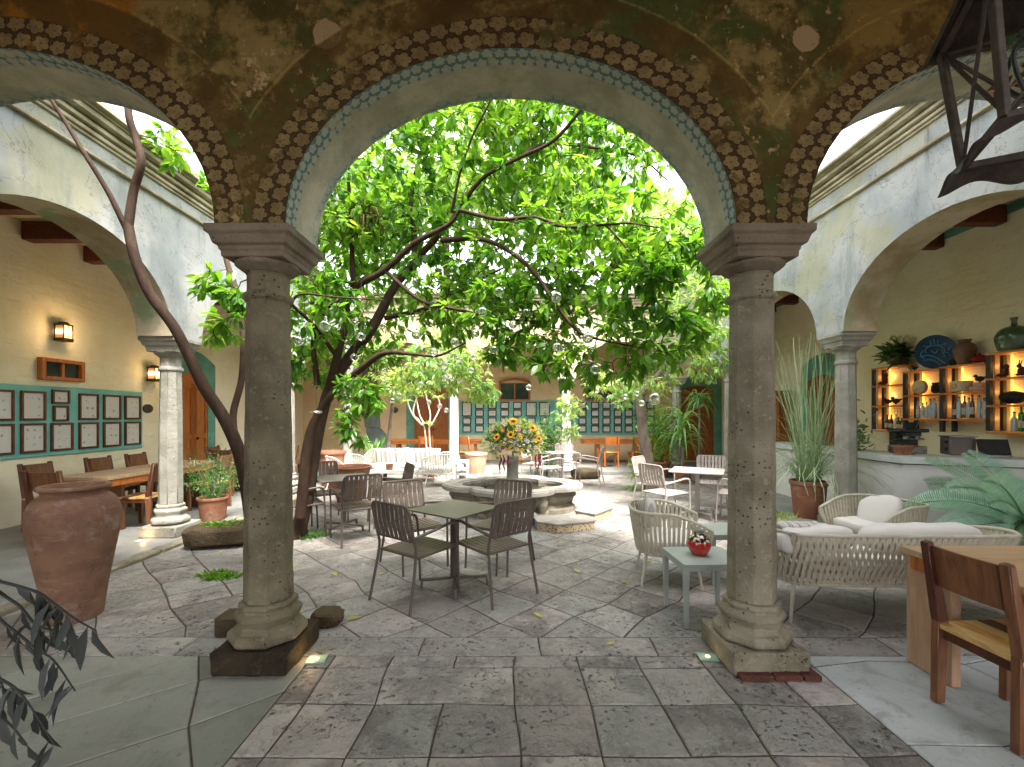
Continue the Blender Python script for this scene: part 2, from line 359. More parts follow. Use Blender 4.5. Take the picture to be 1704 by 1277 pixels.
# ================================================================== floors
def paving(name, tiles, mat, z=0.0, h=.03, gap=.008, seed=1, tilt=.004):
    "tiles: convex polygons in metres; each a slab with a chamfered, slightly tilted top"
    rnd = random.Random(seed); vs = []; fs = []; cols = []
    for poly in tiles:
        n = len(poly); cx = sum(p[0] for p in poly) / n; cy_ = sum(p[1] for p in poly) / n; b = len(vs)
        def inset(P_, g_):
            out = []; sg = 1 if sum(P_[i][0] * P_[(i + 1) % n][1] - P_[(i + 1) % n][0] * P_[i][1] for i in range(n)) > 0 else -1
            for i in range(n):
                a, p, q = P_[i - 1], P_[i], P_[(i + 1) % n]; e1 = Vector((p[0] - a[0], p[1] - a[1])); e2 = Vector((q[0] - p[0], q[1] - p[1]))
                if e1.length < 1e-5 or e2.length < 1e-5: out.append(p); continue
                n1 = Vector((-e1.y, e1.x)).normalized() * sg; n2 = Vector((-e2.y, e2.x)).normalized() * sg; m_ = n1 + n2
                if m_.length < .2: out.append(p); continue
                m_ *= g_ / max(.35, m_.dot(n1)); out.append((p[0] + m_.x, p[1] + m_.y))
            return out
        ta, tb, dz = rnd.uniform(-tilt, tilt), rnd.uniform(-tilt, tilt), rnd.uniform(-.0012, .0022)
        zt = lambda p: z + dz + ta * (p[0] - cx) * 3 + tb * (p[1] - cy_) * 3
        I1, I2 = inset(poly, gap), inset(poly, gap + .006)
        for kk, dd in ((I1, -h), (I1, -.006), (I2, 0)):
            for p in kk: vs.append((p[0], p[1], zt(p) + dd))
        fs.append(tuple(range(b + 2 * n, b + 3 * n)))
        for r_ in range(2):
            for i in range(n):
                j = (i + 1) % n; fs.append((b + r_ * n + i, b + r_ * n + j, b + (r_ + 1) * n + j, b + (r_ + 1) * n + i))
        c = (rnd.random(), rnd.random(), rnd.random(), 1); cols += [c] * (3 * n)
    me = bpy.data.meshes.new(name); me.from_pydata(vs, [], fs); me.materials.append(mat)
    ca = me.color_attributes.new('tint', 'FLOAT_COLOR', 'POINT'); ca.data.foreach_set('color', [q for c in cols for q in c]); me.update()
    o = bpy.data.objects.new(name, me); COL.objects.link(o); o['kind'] = 'structure'; return o
def edge_pts(p, q, seed, amp):
    "two wobble points along a tile edge, the same for both tiles that share it"
    if p > q: a, b, fl = q, p, True
    else: a, b, fl = p, q, False
    r = random.Random(hash((round(a[0], 3), round(a[1], 3), round(b[0], 3), round(b[1], 3), seed)))
    n = (-(b[1] - a[1]), b[0] - a[0]); out = []
    for t in (.33, .67):
        k = r.uniform(-amp, amp); out.append((a[0] + (b[0] - a[0]) * t + n[0] * k, a[1] + (b[1] - a[1]) * t + n[1] * k))
    return out[::-1] if fl else out
def wobble(poly, seed=0, amp=.025):
    out = []
    for i, p in enumerate(poly):
        q = poly[(i + 1) % len(poly)]; out.append(p); out += edge_pts(p, q, seed, amp)
    return out
def clip(poly, f):
    out = []
    for i, p in enumerate(poly):
        q = poly[(i + 1) % len(poly)]; a, b = f(p), f(q)
        if a >= 0: out.append(p)
        if (a >= 0) != (b >= 0): t = a / (a - b); out.append((p[0] + (q[0] - p[0]) * t, p[1] + (q[1] - p[1]) * t))
    return out
def area(p): return abs(sum(p[i][0] * p[(i + 1) % len(p)][1] - p[(i + 1) % len(p)][0] * p[i][1] for i in range(len(p)))) / 2
def grid_tiles(x0, x1, y0, y1, du, dv, ang, seed, jit=.12, planes=(), off=(0, 0), amp=.02):
    rnd = random.Random(seed); ca, sa = math.cos(R(ang)), math.sin(R(ang)); L = max(abs(v) for v in (x0, x1, y0, y1)) * 1.6
    cx, cy_ = (x0 + x1) / 2, (y0 + y1) / 2; N = int(math.hypot(x1 - x0, y1 - y0) / min(du, dv) / 1.4) + 3; pt = {}
    for i in range(-N, N + 2):
        for j in range(-N, N + 2):
            u = (i + rnd.uniform(-jit, jit)) * du + off[0]; v = (j + rnd.uniform(-jit, jit)) * dv + off[1]
            pt[i, j] = (cx + u * ca - v * sa, cy_ + u * sa + v * ca)
    pl = [lambda p: p[0] - x0, lambda p: x1 - p[0], lambda p: p[1] - y0, lambda p: y1 - p[1]] + list(planes); out = []
    skip = set()
    for i in range(-N, N + 1):
        for j in range(-N, N + 1):
            if (i, j) in skip: continue
            i2, j2 = i + 1, j + 1; q = rnd.random()
            if q < .10: i2 = i + 2; skip.add((i + 1, j))
            elif q > .97: pass
            if (i2, j2) not in pt: continue
            poly = [pt[i, j], pt[i2, j], pt[i2, j2], pt[i, j2]] if i2 == i + 1 else [pt[i, j], pt[i + 1, j], pt[i2, j], pt[i2, j2], pt[i + 1, j2], pt[i, j2]]
            poly = wobble(poly, seed, amp)
            for f in pl:
                poly = clip(poly, f)
                if len(poly) < 3: break
            if len(poly) >= 3 and area(poly) > .0012: out.append(poly)
    return out
g = MB(); g.add([(-60, -60, -.0042), (60, -60, -.0042), (60, 60, -.0042), (-60, 60, -.0042)], [(0, 1, 2, 3)]); g.build('ground', M['joint'], kind='structure', smooth=0)
XL, XR, YF, YB = -4.22, 4.42, 3.24, 12.0           # the open court
court = grid_tiles(XL, XR, YF, YB, .445, .41, 45, 3, .11, off=(.06, .1), amp=.014)
paving('courtyard_paving', court, M['pave'], 0, gap=.0045, seed=4, tilt=.0022)
lx = lambda p: p[0] - (-1.33 - (2.95 - p[1]) * 0.0)
rx = lambda p: 1.95 - p[0]
strip = grid_tiles(-1.33, 1.95, -1.8, 2.99, .405, .372, 0, 8, .05, off=(.13, .03), amp=.012)
strip += grid_tiles(-4.6, 4.6, 2.99, 3.24, .82, .5, 0, 12, .04, off=(.2, .35), amp=.006)
paving('gallery_paving', strip, M['pave'], .002, gap=.0048, seed=9, tilt=.002)
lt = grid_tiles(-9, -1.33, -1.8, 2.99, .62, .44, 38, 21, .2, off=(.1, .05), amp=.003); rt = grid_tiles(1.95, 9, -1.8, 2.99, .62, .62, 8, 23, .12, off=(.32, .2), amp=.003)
paving('gallery_floor', lt, M['spave'], .001, gap=.0042, seed=5, tilt=.001); paving('gallery_floor', rt, M['spave_lit'], .001, gap=.0042, seed=6, tilt=.001)
b = MB(); b.box((-5.61, 7.6, -.07), (2.78, 8.8, .25)); b.box((-4.32, 7.6, -.08), (.2, 8.8, .25)); b.build('left_gallery_floor', M['concrete'], kind='structure', bevel=.012)
b = MB(); b.box((5.76, 9.1, -.09), (2.68, 11.8, .25)); b.build('right_gallery_floor', M['concrete'], kind='structure', bevel=.012)
b = MB(); b.box((0, 13.5, -.02), (8.84, 3.0, .24)); b.build('far_gallery_floor', M['concrete'], kind='structure', bevel=.015)
b = MB()
for k in range(9):
    b.box((-4.155, 3.75 + k * .98, -.01), (.13, .955, .11), rz=random.Random(k).uniform(-.012, .012))
b.build('kerb', M['stone'], kind='structure', bevel=.015)

# ================================================================== arcades
def arcade(name, label, axis, u0, u1, face, back, zs, rise, zt, arches, mat):
    """wall along 'x' or 'y' with elliptical arch openings: arches = [(centre, half width)]"""
    us = [(u0, zs)]
    for c, a in arches:
        us.append((c - a, zs)); N = 28
        for k in range(N + 1):
            th = math.pi - math.pi * k / N
            us.append((c + a * math.cos(th), zs + rise * math.sin(th)))
        us.append((c + a, zs))
    us.append((u1, zs))
    us = [p for i, p in enumerate(us) if i == 0 or math.dist(p, us[i - 1]) > 1e-5]
    P = (lambda u, v, z: (u, v, z)) if axis == 'x' else (lambda u, v, z: (v, u, z))
    mb = MB(); n = len(us); vs = []
    for u, z in us: vs += [P(u, face, z), P(u, face, zt), P(u, back, z), P(u, back, zt)]
    fs = []
    for i in range(n - 1):
        a, b_ = 4 * i, 4 * (i + 1)
        fs += [(a, b_, b_ + 1, a + 1), (b_ + 2, a + 2, a + 3, b_ + 3), (b_, a, a + 2, b_ + 2), (a + 1, b_ + 1, b_ + 3, a + 3)]
    fs += [(0, 1, 3, 2), (4 * n - 4, 4 * n - 2, 4 * n - 1, 4 * n - 3)]
    mb.add(vs, fs); r = mb.build('arcade_wall', mat, smooth=25)
    tag(r, label, 'wall'); return r
ax_c = [k * PER for k in (-1, 0, 1)]
fw = arcade('front', 'faded painted arcade wall with flower bordered arches over the two nearest columns', 'x', -7.6, 7.6, 2.76, 3.21, ZS, ARISE, 4.9, [(c, AW) for c in ax_c], M['fresco'])
la = arcade('left', 'grey limewashed arcade wall with stepped cornice on the left side of the courtyard', 'y', 3.212, 12.0, -4.27, -4.72, 2.62, 1.0, 4.66, [(4.37, 1.24), (7.42, 1.27), (10.5, 1.27)], M['lime'])
ra = arcade('right', 'white limewashed arcade wall with cornice in front of the bar', 'y', 3.212, 12.0, 4.47, 4.92, 2.75, 1.0, 4.92, [(4.62, 1.36), (7.86, 1.36), (11.0, 1.0)], M['lime'])
fa = arcade('far', 'pale arcade wall across the far end of the courtyard', 'x', -7.1, 7.2, 12.0, 12.45, 2.65, .95, 4.85, [(-5.85, .95), (-3.03, 1.27), (0, 1.33), (3.03, 1.27), (5.85, .95)], M['lime'])
def cornice(par, prof, axis, u0, u1, v, sgn, mat):
    b = MB()
    for (z0, z1, pr) in prof:
        if axis == 'y': b.box((v + sgn * pr / 2, (u0 + u1) / 2, (z0 + z1) / 2), (abs(pr), u1 - u0, z1 - z0 - .002))
        else: b.box(((u0 + u1) / 2, v + sgn * pr / 2, (z0 + z1) / 2), (u1 - u0, abs(pr), z1 - z0 - .002))
    return b.build('cornice', mat, par, bevel=.008)
steps = [(0, .03, .03), (.03, .07, .06), (.07, .085, .045), (.085, .13, .10), (.13, .15, .08), (.15, .205, .17), (.205, .225, .20), (.225, .27, .26)]
M['cornice'] = m_stone('weathered cornice', '#b5aa92', '#8c8068', '#c4bba4', .15)
cornice(la, [(4.24, 4.27, .05), (4.27, 4.285, .03)] + [(4.42 + a, 4.42 + b_, c) for a, b_, c in steps], 'y', 3.22, 11.9, -4.27, 1, M['cornice'])
cornice(ra, [(4.475, 4.51, .05), (4.51, 4.525, .03)] + [(4.72 + a * .9, 4.72 + b_ * .9, c) for a, b_, c in steps], 'y', 3.22, 11.9, 4.47, -1, M['cornice'])
cornice(fa, [(4.4, 4.43, .05)] + [(4.6 + a, 4.6 + b_, c) for a, b_, c in steps], 'x', -4.0, 4.2, 12.0, -1, M['cornice'])
# iron tie rail along the right arcade
def pipe(name, pts, r, mat, label, cat, n=8):
    b = MB(); b.tube(pts, r, n); o = b.build(name, mat); tag(o, label, cat); return o

# ================================================================== columns
def column(x, y, H, label, mat, cmat, s=1.0, z0=0.0, plinth=.48, group='stone columns of the arcades'):
    r = thing('stone_column', label, 'column', (x, y, z0), 0, group); H = H - z0
    o = 22.5; a8 = R(22.5)
    b = MB(); rn = random.Random(int(x * 100 + y)); h = plinth / 2
    b.box((0, 0, .075 * s), (plinth, plinth, .15 * s)); b.build('plinth', mat, r, bevel=.012)
    b = MB()
    b.lathe([(.205, .151), (.222, .165), (.226, .18), (.222, .205), (.205, .222), (.190, .228), (.176, .245), (.172, .262), (.182, .285), (.192, .31), (.19, .325), (.178, .338), (.164, .345), (.162, .362), (.168, .372), (.166, .388), (.153, .40)], 8, a0=a8, square=True)
    for k in range(len(b.v)): p = b.v[k]; b.v[k] = (p[0] * s, p[1] * s, p[2])
    b.build('base', mat, r, bevel=.007)
    b = MB(); zn = H - .40
    b.lathe([(.141, .398), (.138, .8), (.131, 1.6), (.124, zn - .03), (.140, zn - .02), (.146, zn), (.140, zn + .02), (.122, zn + .032), (.122, H - .26), (.130, H - .245)], 8, a0=a8, square=True)
    for k in range(len(b.v)): p = b.v[k]; b.v[k] = (p[0] * s, p[1] * s, p[2])
    b.build('shaft', mat, r, bevel=.006)
    b = MB(); b.lathe([(.133, H - .246), (.163, H - .225), (.188, H - .205), (.196, H - .19), (.19, H - .182)], 16, a0=a8, square=True)
    b.lathe([(.195, H - .184), (.197, H - .15), (.205, H - .138), (.208, H - .12), (.228, H - .108), (.243, H - .062), (.262, H - .045), (.262, H - .001)], 4, a0=R(45), square=True)
    for k in range(len(b.v)): p = b.v[k]; b.v[k] = (p[0] * s, p[1] * s, p[2])
    b.build('capital', cmat, r, bevel=.004)
    return r
column(-1.625, 2.985, 2.80, 'near left octagonal stone column with dark stained plinth', M['stone_dark'], M['capital'])
for c_ in list(bpy.data.objects):
    if c_.name.startswith('plinth'): c_.data.materials[0] = M['plinth_dark']
column(1.615, 2.985, 2.80, 'near right octagonal stone column standing on thin red bricks', M['stone'], M['capital'])
column(-4.86, 2.985, 2.80, 'corner stone column of the near gallery, out to the left', M['stone'], M['capital'])
column(4.86, 2.985, 2.80, 'corner stone column of the near gallery, out to the right', M['stone'], M['capital'])
column(-4.495, 5.88, 2.62, 'grey octagonal column with a floor light at its base beside the big clay urn', M['stone_pale'], M['stone_pale'], .92, .055)
column(-4.495, 8.96, 2.62, 'second grey column of the left arcade behind the fan of tree trunks', M['stone_pale'], M['stone_pale'], .92, .055)
column(-4.495, 12.22, 2.62, 'left corner column at the far end of the court', M['stone_pale'], M['stone_pale'], .92, .055)
column(4.70, 6.24, 2.75, 'pale octagonal column in front of the bar counter', M['stone_pale'], M['stone_pale'], .92, .035)
column(4.70, 9.5, 2.75, 'pale column of the right arcade behind the near right column', M['stone_pale'], M['stone_pale'], .92, .035)
column(4.55, 12.22, 2.65, 'right corner column beside the hanging strap leaved plants', M['stone_pale'], M['stone_pale'], .85, .1)
column(-1.56, 12.22, 2.65, 'white far column left of the wooden door end', M['white'], M['white'], .85, .1)
column(1.52, 12.22, 2.65, 'white far column behind the back table under climbing vine', M['white'], M['white'], .85, .1)
ctex = bpy.data.textures.new('stone wear', 'CLOUDS'); ctex.noise_scale = .11; ctex.noise_depth = 4
for o in [q for q in bpy.data.objects if q.parent and q.parent.name in ('stone_column', 'stone_column.001')]:
    sbd = o.modifiers.new('fine', 'SUBSURF'); sbd.subdivision_type = 'SIMPLE'; sbd.levels = sbd.render_levels = 4 if o.name.startswith(('plinth', 'shaft')) else 3
    dsp = o.modifiers.new('wear', 'DISPLACE'); dsp.texture = ctex; dsp.strength = .022 if o.name.startswith('plinth') else .012; dsp.mid_level = .52; dsp.texture_coords = 'LOCAL'
M['brick'] = m_stone('red brick', '#5c342b', '#432a24', '#75503f', .5)
for k, (bx, bw) in enumerate(((1.50, .20), (1.69, .17), (1.835, .11))):
    b = MB(); b.box((bx, 2.755, .018), (bw, .12, .034), rz=(-.02, .015, .05)[k]); tag(b.build('brick', M['brick'], bevel=.006), ['longest thin red brick under the near right column', 'middle thin red brick under the near right column', 'short tilted red brick at the right corner under the near right column'][k], 'brick', 'thin bricks under the near right column')

# ================================================================== gallery walls and ceilings
def wall(name, c, d, mat, label): b = MB(); b.box(c, d); o = b.build('gallery_wall', mat, smooth=0); tag(o, label, 'wall'); return o
wl = wall('l', (-7.15, 7.2, 2.4), (.3, 18.2, 4.9), M['cream'], 'cream plaster wall of the left gallery with framed drawings')
wr = wall('r', (7.25, 7.2, 2.5), (.3, 18.2, 5.1), M['cream'], 'cream plaster wall behind the bar shelves')
wf = wall('f', (0, 15.15, 2.5), (14.2, .3, 5.1), M['peach'], 'peach plaster wall at the far end with two green picture boards')
wb = wall('b', (0, -8.0, 2.0), (14.2, .3, 4.1), M['white'], 'added unseen white wall behind the viewer, past the rear light opening')  # unseen, part of an open court added behind the viewer for light
def ceiling(x0, x1, y0, y1, z, along, step, label):
    b = MB(); b.box(((x0 + x1) / 2, (y0 + y1) / 2, z + .06), (x1 - x0, y1 - y0, .1)); c = b.build('ceiling', M['board'], kind='structure', smooth=0)
    k = 0; u = (y0 if along == 'x' else x0) + step * .4; e = (y1 if along == 'x' else x1)
    while u < e - .1:
        b = MB()
        if along == 'x': b.box((0, 0, 0), (x1 - x0 - .02, .17, .26)); loc = ((x0 + x1) / 2, u, z - .12)
        else: b.box((0, 0, 0), (.17, y1 - y0 - .02, .26)); loc = (u, (y0 + y1) / 2, z - .12)
        o = b.build('beam', M['beam'], None, bevel=.01, loc=loc); o['kind'] = 'structure'; u += step
ceiling(-7.0, -4.72, 3.3, 15, 4.38, 'x', .92, 'l'); ceiling(4.92, 7.1, 3.3, 15, 4.62, 'x', .92, 'r')
ceiling(-4.7, 4.9, 12.45, 15, 4.4, 'y', .95, 'f'); ceiling(-7, 7.1, -5.5, 2.76, 4.72, 'y', .95, 'n')  # near ceiling's rear end sized by the light the added opening lets in
b = MB(); b.box((0, -4.7, -.03), (14, 6.5, .05)); b.build('added_rear_paving', M['concrete'], kind='structure', smooth=0)  # unseen floor under the added rear opening
for (x, s_, zz) in ((7.092, -1, 4.555),):
    b = MB(); b.box((x, 9.1, zz), (.02, 11.6, .13)); o = b.build('wall_band', M['tealdark'], wl if x < 0 else wr, smooth=0)

# ---- doors
def door(cx, cy_, z0, wid, hgt, face, label, mat, surround=.26, open_dark=False, arch=.12):
    "face: rotation about z, door looks along -Y when 0"
    r = thing('panelled_door', label, 'door', (cx, cy_, z0), face)
    b = MB(); W = wid / 2 + surround; Ht = hgt + surround * 1.3; ns = 12
    out = [(-W, 0), (-W, Ht - arch)] + [(-W + 2 * W * k / ns, Ht - arch + arch * 2.2 * math.sin(math.pi * k / ns)) for k in range(1, ns)] + [(W, Ht - arch), (W, 0)]
    w2 = wid / 2; inn = [(-w2, 0), (-w2, hgt - arch)] + [(-w2 + wid * k / ns, hgt - arch + arch * math.sin(math.pi * k / ns)) for k in range(1, ns)] + [(w2, hgt - arch), (w2, 0)]
    vs = []; n = len(out)
    for y_ in (-.02, 0.02):
        for L in (out, inn): vs += [(p[0], y_, p[1]) for p in L]
    fs = []
    for i in range(n - 1):
        fs += [(i, n + i, n + i + 1, i + 1), (i, i + 1, 2 * n + i + 1, 2 * n + i), (n + i + 1, n + i, 3 * n + i, 3 * n + i + 1)]
    b.add(vs, fs); b.build('surround', M['tealdark'], r, smooth=0)
    b = MB(); b.add([(p[0], -.004, p[1]) for p in inn], [tuple(range(n))]); b.build('leaf', mat, r, smooth=0)
    b = MB()
    for s_ in (-1, 1):
        for (za, zb) in ((.15, hgt * .42), (hgt * .46, hgt * .86)):
            cxp = s_ * wid / 4; ww = wid / 2 - .16
            for (a, c_) in (((cxp - ww / 2, za), (cxp + ww / 2, za)), ((cxp - ww / 2, zb), (cxp + ww / 2, zb)), ((cxp - ww / 2, za), (cxp - ww / 2, zb)), ((cxp + ww / 2, za), (cxp + ww / 2, zb))):
                b.bar((a[0], -.012, a[1]), (c_[0], -.012, c_[1]), .022, .03, up=(0, 1, 0))
        b.box((s_ * .03, -.02, hgt * .45), (.035, .012, hgt * .9))
    b.build('moulding', mat, r, smooth=0)
    b = MB(); b.blob((.09, -.05, 1.05), .03); b.build('handle', M['black'], r); return r
door(-6.975, 9.75, .055, .92, 2.5, 90, 'orange panelled door in a green arched surround on the left gallery wall', M['orange'])
door(-2.68, 14.975, .1, 1.15, 2.5, 0, 'orange wooden door with green surround behind the white branched plant', M['doorwood'])
door(6.28, 14.975, .1, 1.1, 2.5, 0, 'brown door with green surround at the far right corner', M['doorwood'])
door(7.08, 10.1, .035, .95, 2.5, -90, 'dark doorway with arched green surround between the right columns', M['doorwood'])

def window(cx, cy_, z0, wid, hgt, face, label, arched=False, depth=.1):
    r = thing('wooden_window', label, 'window', (cx, cy_, z0), face); b = MB(); t_ = .055
    for s_ in (-1, 1): b.box((s_ * (wid / 2 - t_ / 2), -.02, hgt / 2), (t_, depth, hgt))
    b.box((0, -.02, t_ / 2), (wid - 2 * t_ - .002, depth, t_)); b.box((0, -.015, hgt / 2), (t_ * .8, depth * .6, hgt - 2 * t_))
    if arched:
        pts = [(-wid / 2 + wid * k / 12, -.02, hgt + .10 * math.sin(math.pi * k / 12)) for k in range(13)]
        for p, q in zip(pts, pts[1:]): b.bar(p, q, depth, t_ * 1.3, up=(0, 0, 1))
    else: b.box((0, -.02, hgt - t_ / 2), (wid - 2 * t_ - .002, depth, t_))
    b.build('frame', M['orange'], r, bevel=.004)
    b = MB(); b.box((0, .0, hgt / 2), (wid - 2 * t_ + .01, .01, hgt - t_)); b.build('pane', M['glassdark'], r, smooth=0); return r
window(-6.985, 6.9, 2.15, .66, .33, 90, 'small wooden window under the wall lamp on the left wall')
window(.13, 14.985, 2.1, 1.05, .62, 0, 'arched two pane wooden window above the far green board', True)
window(3.0, 14.985, 2.1, 1.0, .55, 0, 'arched wooden window half hidden by leaves on the far wall', True)
# ================================================================== slatted metal armchairs and tables
M['taupe'] = simple('dark taupe powder coat', '#4a413a', '#574d45', 3, .42, .15, bsc=300, bd=.0005)
M['taupe2'] = simple('taupe powder coat slats', '#51473f', '#60554c', 3, .4, .15, bsc=300, bd=.0005)
M['grey_coat'] = simple('pale taupe powder coat', '#8f8680', '#9e958f', 3, .4, .1); M['grey_coat2'] = simple('pale taupe slats', '#a0968f', '#8c827b', 3, .38, .1)
def rrect(w, h, r, n=4):
    out = []
    for (sx, sy, a0) in ((1, 1, 0), (-1, 1, 90), (-1, -1, 180), (1, -1, 270)):
        for k in range(n + 1):
            a = R(a0 + 90 * k / n); out.append((sx * (w / 2 - r) + r * math.cos(a), sy * (h / 2 - r) + r * math.sin(a)))
    return out
def make_slat_chair(ma, mb_, label, loc, rz, group):
    r = thing('slatted_armchair', label, 'chair', loc, rz, group)
    tilt = lambda z: .235 + (z - .45) * .22            # y of the back plane, chair faces -Y
    b = MB(); pts = [(x, tilt(z + .72), z + .72) for x, z in rrect(.47, .30, .05)]; b.tube(pts, .012, 6, closed=True); b.build('back_frame', ma, r)
    b = MB(); n = 8
    for k in range(n):
        x = -.20 + .4 * k / (n - 1); ztop = .862; zb = .578
        b.bar((x, tilt(zb) + .004, zb), (x, tilt((zb + ztop) / 2) + .016, (zb + ztop) / 2), .044, .009, up=(0, 1, 0)); b.bar((x, tilt((zb + ztop) / 2) + .016, (zb + ztop) / 2), (x, tilt(ztop), ztop), .044, .009, up=(0, 1, 0))
    b.build('backrest', mb_, r, bevel=.002)
    b = MB()
    for k in range(9):
        x = -.208 + .416 * k / 8; b.bar((x, -.235, .445), (x, -.03, .432), .044, .010); b.bar((x, -.03, .432), (x, .215, .438), .044, .010)
    b.tube([(-.235, -.235, .432), (-.235, .22, .428), (.235, .22, .428), (.235, -.235, .432)], .013, 6, closed=True)
    b.build('seat', mb_, r, bevel=.002)
    for s in (-1, 1):
        b = MB(); b.tube(spline([(s * .233, tilt(.70), .70), (s * .235, tilt(.58), .58), (s * .237, .245, .44), (s * .262, .33, .0)], 3), .0125, 7); b.build('leg', ma, r)
        b = MB(); b.tube(spline([(s * .255, -.255, .0), (s * .258, -.235, .43), (s * .27, -.225, .60)], 4), .012, 7); b.build('leg', ma, r)
        b = MB(); b.tube(spline([(s * .27, -.225, .598), (s * .272, -.20, .645), (s * .272, -.12, .66), (s * .262, .08, .63), (s * .238, tilt(.60), .60)], 5), .0135, 7, flat=1.0); b.build('armrest', ma, r)
    return r
GA = 'slatted metal armchairs around the courtyard tables'
proto = make_slat_chair(M['taupe'], M['taupe2'], 'dark slatted armchair at the nearest table, back turned, on its left near side', (-.83, 4.0, .003), 144, GA)
for (x, y, rz, lab) in [
    (-.17, 4.11, 221, 'dark slatted armchair at the nearest table, back turned, on its right near side'),
    (-1.03, 4.80, 38, 'dark slatted armchair facing the camera across the nearest table, nearest the tree trunk'),
    (-.13, 4.80, -30, 'dark slatted armchair facing the camera across the nearest table, in front of the fountain'),
    (-2.02, 5.80, 215, 'dark slatted armchair with its back to the camera at the table beside the tree trunk'),
    (-2.82, 6.00, 125, 'dark slatted armchair half hidden behind the leaning tree trunk'),
    (-2.82, 6.80, 35, 'dark slatted armchair in front of the wide clay bowl'),
    (-1.83, 6.66, -62, 'dark slatted armchair turned sideways in front of the white coffee table')]:
    dup(proto, (x, y, .003), rz, lab)
protog = make_slat_chair(M['grey_coat'], M['grey_coat2'], 'pale slatted armchair with its back to the camera at the right table', (2.38, 6.85, .003), 118, GA)
for (x, y, rz, lab) in [
    (2.52, 7.75, 48, 'pale slatted armchair in front of the second tree trunk'),
    (3.55, 7.85, -22, 'pale slatted armchair facing the camera behind the right table'),
    (3.45, 6.80, 238, 'pale slatted armchair at the right table partly hidden by the near right column'),
    (1.78, 10.2, 250, 'taupe slatted armchair right of the small far table'),
    (1.42, 11.2, 8, 'pale slatted armchair facing the camera behind the small far table'),
    (.86, 10.1, 110, 'pale slatted armchair left of the small far table beside the flowers'),
    (.62, 10.95, 60, 'pale slatted armchair behind the flower arrangement')]:
    dup(protog, (x, y, .003), rz, lab)
def ped_table(x, y, rz, label, ma, mt, s=.62, h=.74):
    r = thing('pedestal_table', label, 'table', (x, y, .003), rz, 'square pedestal tables in the courtyard')
    b = MB(); b.prism(rrect(s, s, .02, 3), h - .008, h); b.prism(rrect(s - .05, s - .05, .02, 3), h - .022, h - .009); b.build('tabletop', mt, r)
    b = MB(); b.box((0, 0, (h - .022 + .085) / 2), (.062, .062, h - .022 - .085)); b.box((0, 0, h - .03), (.22, .22, .012)); b.build('pedestal', ma, r, bevel=.004)
    for k in range(4):
        a = R(90 * k + 45); dx, dy = math.cos(a), math.sin(a)
        b = MB(); b.bar((dx * .03, dy * .03, .085), (dx * .31, dy * .31, .078), .035, .022); b.bar((dx * .302, dy * .302, .07), (dx * .312, dy * .312, 0), .03, .022, up=(dx, dy, 0)); b.build('foot', ma, r, bevel=.004)
    return r
M['top_dark'] = simple('dark matt tabletop', '#5d5a52', '#6a675e', 2, .38, .1); M['top_pale'] = simple('pale tabletop', '#a39c98', '#b1aaa6', 2, .35, .1)
ped_table(-.53, 4.2, 54, 'dark square table nearest the camera between four dark chairs', M['taupe'], M['top_dark'])
ped_table(-2.36, 6.28, 30, 'dark square table beside the tree trunk', M['taupe'], M['top_dark'], .7)
ped_table(2.98, 7.1, 62, 'pale square table right of the fountain', M['grey_coat'], M['top_pale'], .78)
ped_table(1.22, 10.55, 10, 'small pale table at the back between the flowers and the second tree', M['grey_coat'], M['top_pale'], .7)

# ================================================================== rope lounge furniture
M['rope'] = simple('beige woven strap', '#b5ac98', '#a8a08c', 20, .75, .5, bsc=220, bd=.001); M['rope_w'] = simple('white woven strap', '#c9c5bb', '#bbb6aa', 20, .75, .4, bsc=220, bd=.001)
M['frame_b'] = simple('pale beige frame', '#b5af9e', '#a8a291', 10, .5, .15); M['frame_w'] = simple('white frame', '#cfccc5', '#c4c1ba', 10, .5, .15)
def m_fabric(name, a, b, stripes=0):
    t = NT(name); P = t.obj(); n = t.noise(3, 4, .6, P); col = t.mix(n, C(a), C(b)); wv = t.noise(160, 2, .5, P)
    if stripes:
        x, y, z = t.sep(P); s = t.m('SINE', x * stripes); s2 = t.m('SINE', x * stripes * 2.7 + 1.0); k = t.step(s + s2 * .6, .35, .6); col = t.mix(k * .75, col, C('#77736f'))
    return t.done(col, .9, wv, .0012, .35, spec=.1)
M['cushion'] = m_fabric('off white cushion', '#cdc8c2', '#bdb8b2'); M['stripe'] = m_fabric('striped cushion', '#cdc8c4', '#bcb7b4', 55); M['stripe2'] = m_fabric('grey striped pillow', '#b9b4ae', '#a9a49f', 90)
def cushion(c, d, rot=None, e=.45, seed=0):
    b = MB(); b.blob((0, 0, 0), (d[0] / 2, d[1] / 2, d[2] / 2), 24, 12, e=e)
    rn = random.Random(seed); ph = [rn.uniform(0, 6) for _ in range(4)]
    for k, p in enumerate(b.v):
        q = .012 * math.sin(p[0] * 21 + ph[0]) * math.cos(p[1] * 17 + ph[1]) + .006 * math.sin(p[0] * 47 + p[2] * 31 + ph[2])
        b.v[k] = (p[0], p[1], p[2] * (1 + q * 8))
    m = (Matrix.Translation(Vector(c)) @ (rot or Matrix.Identity(4))); b.v = [tuple(m @ Vector(p)) for p in b.v]; return b
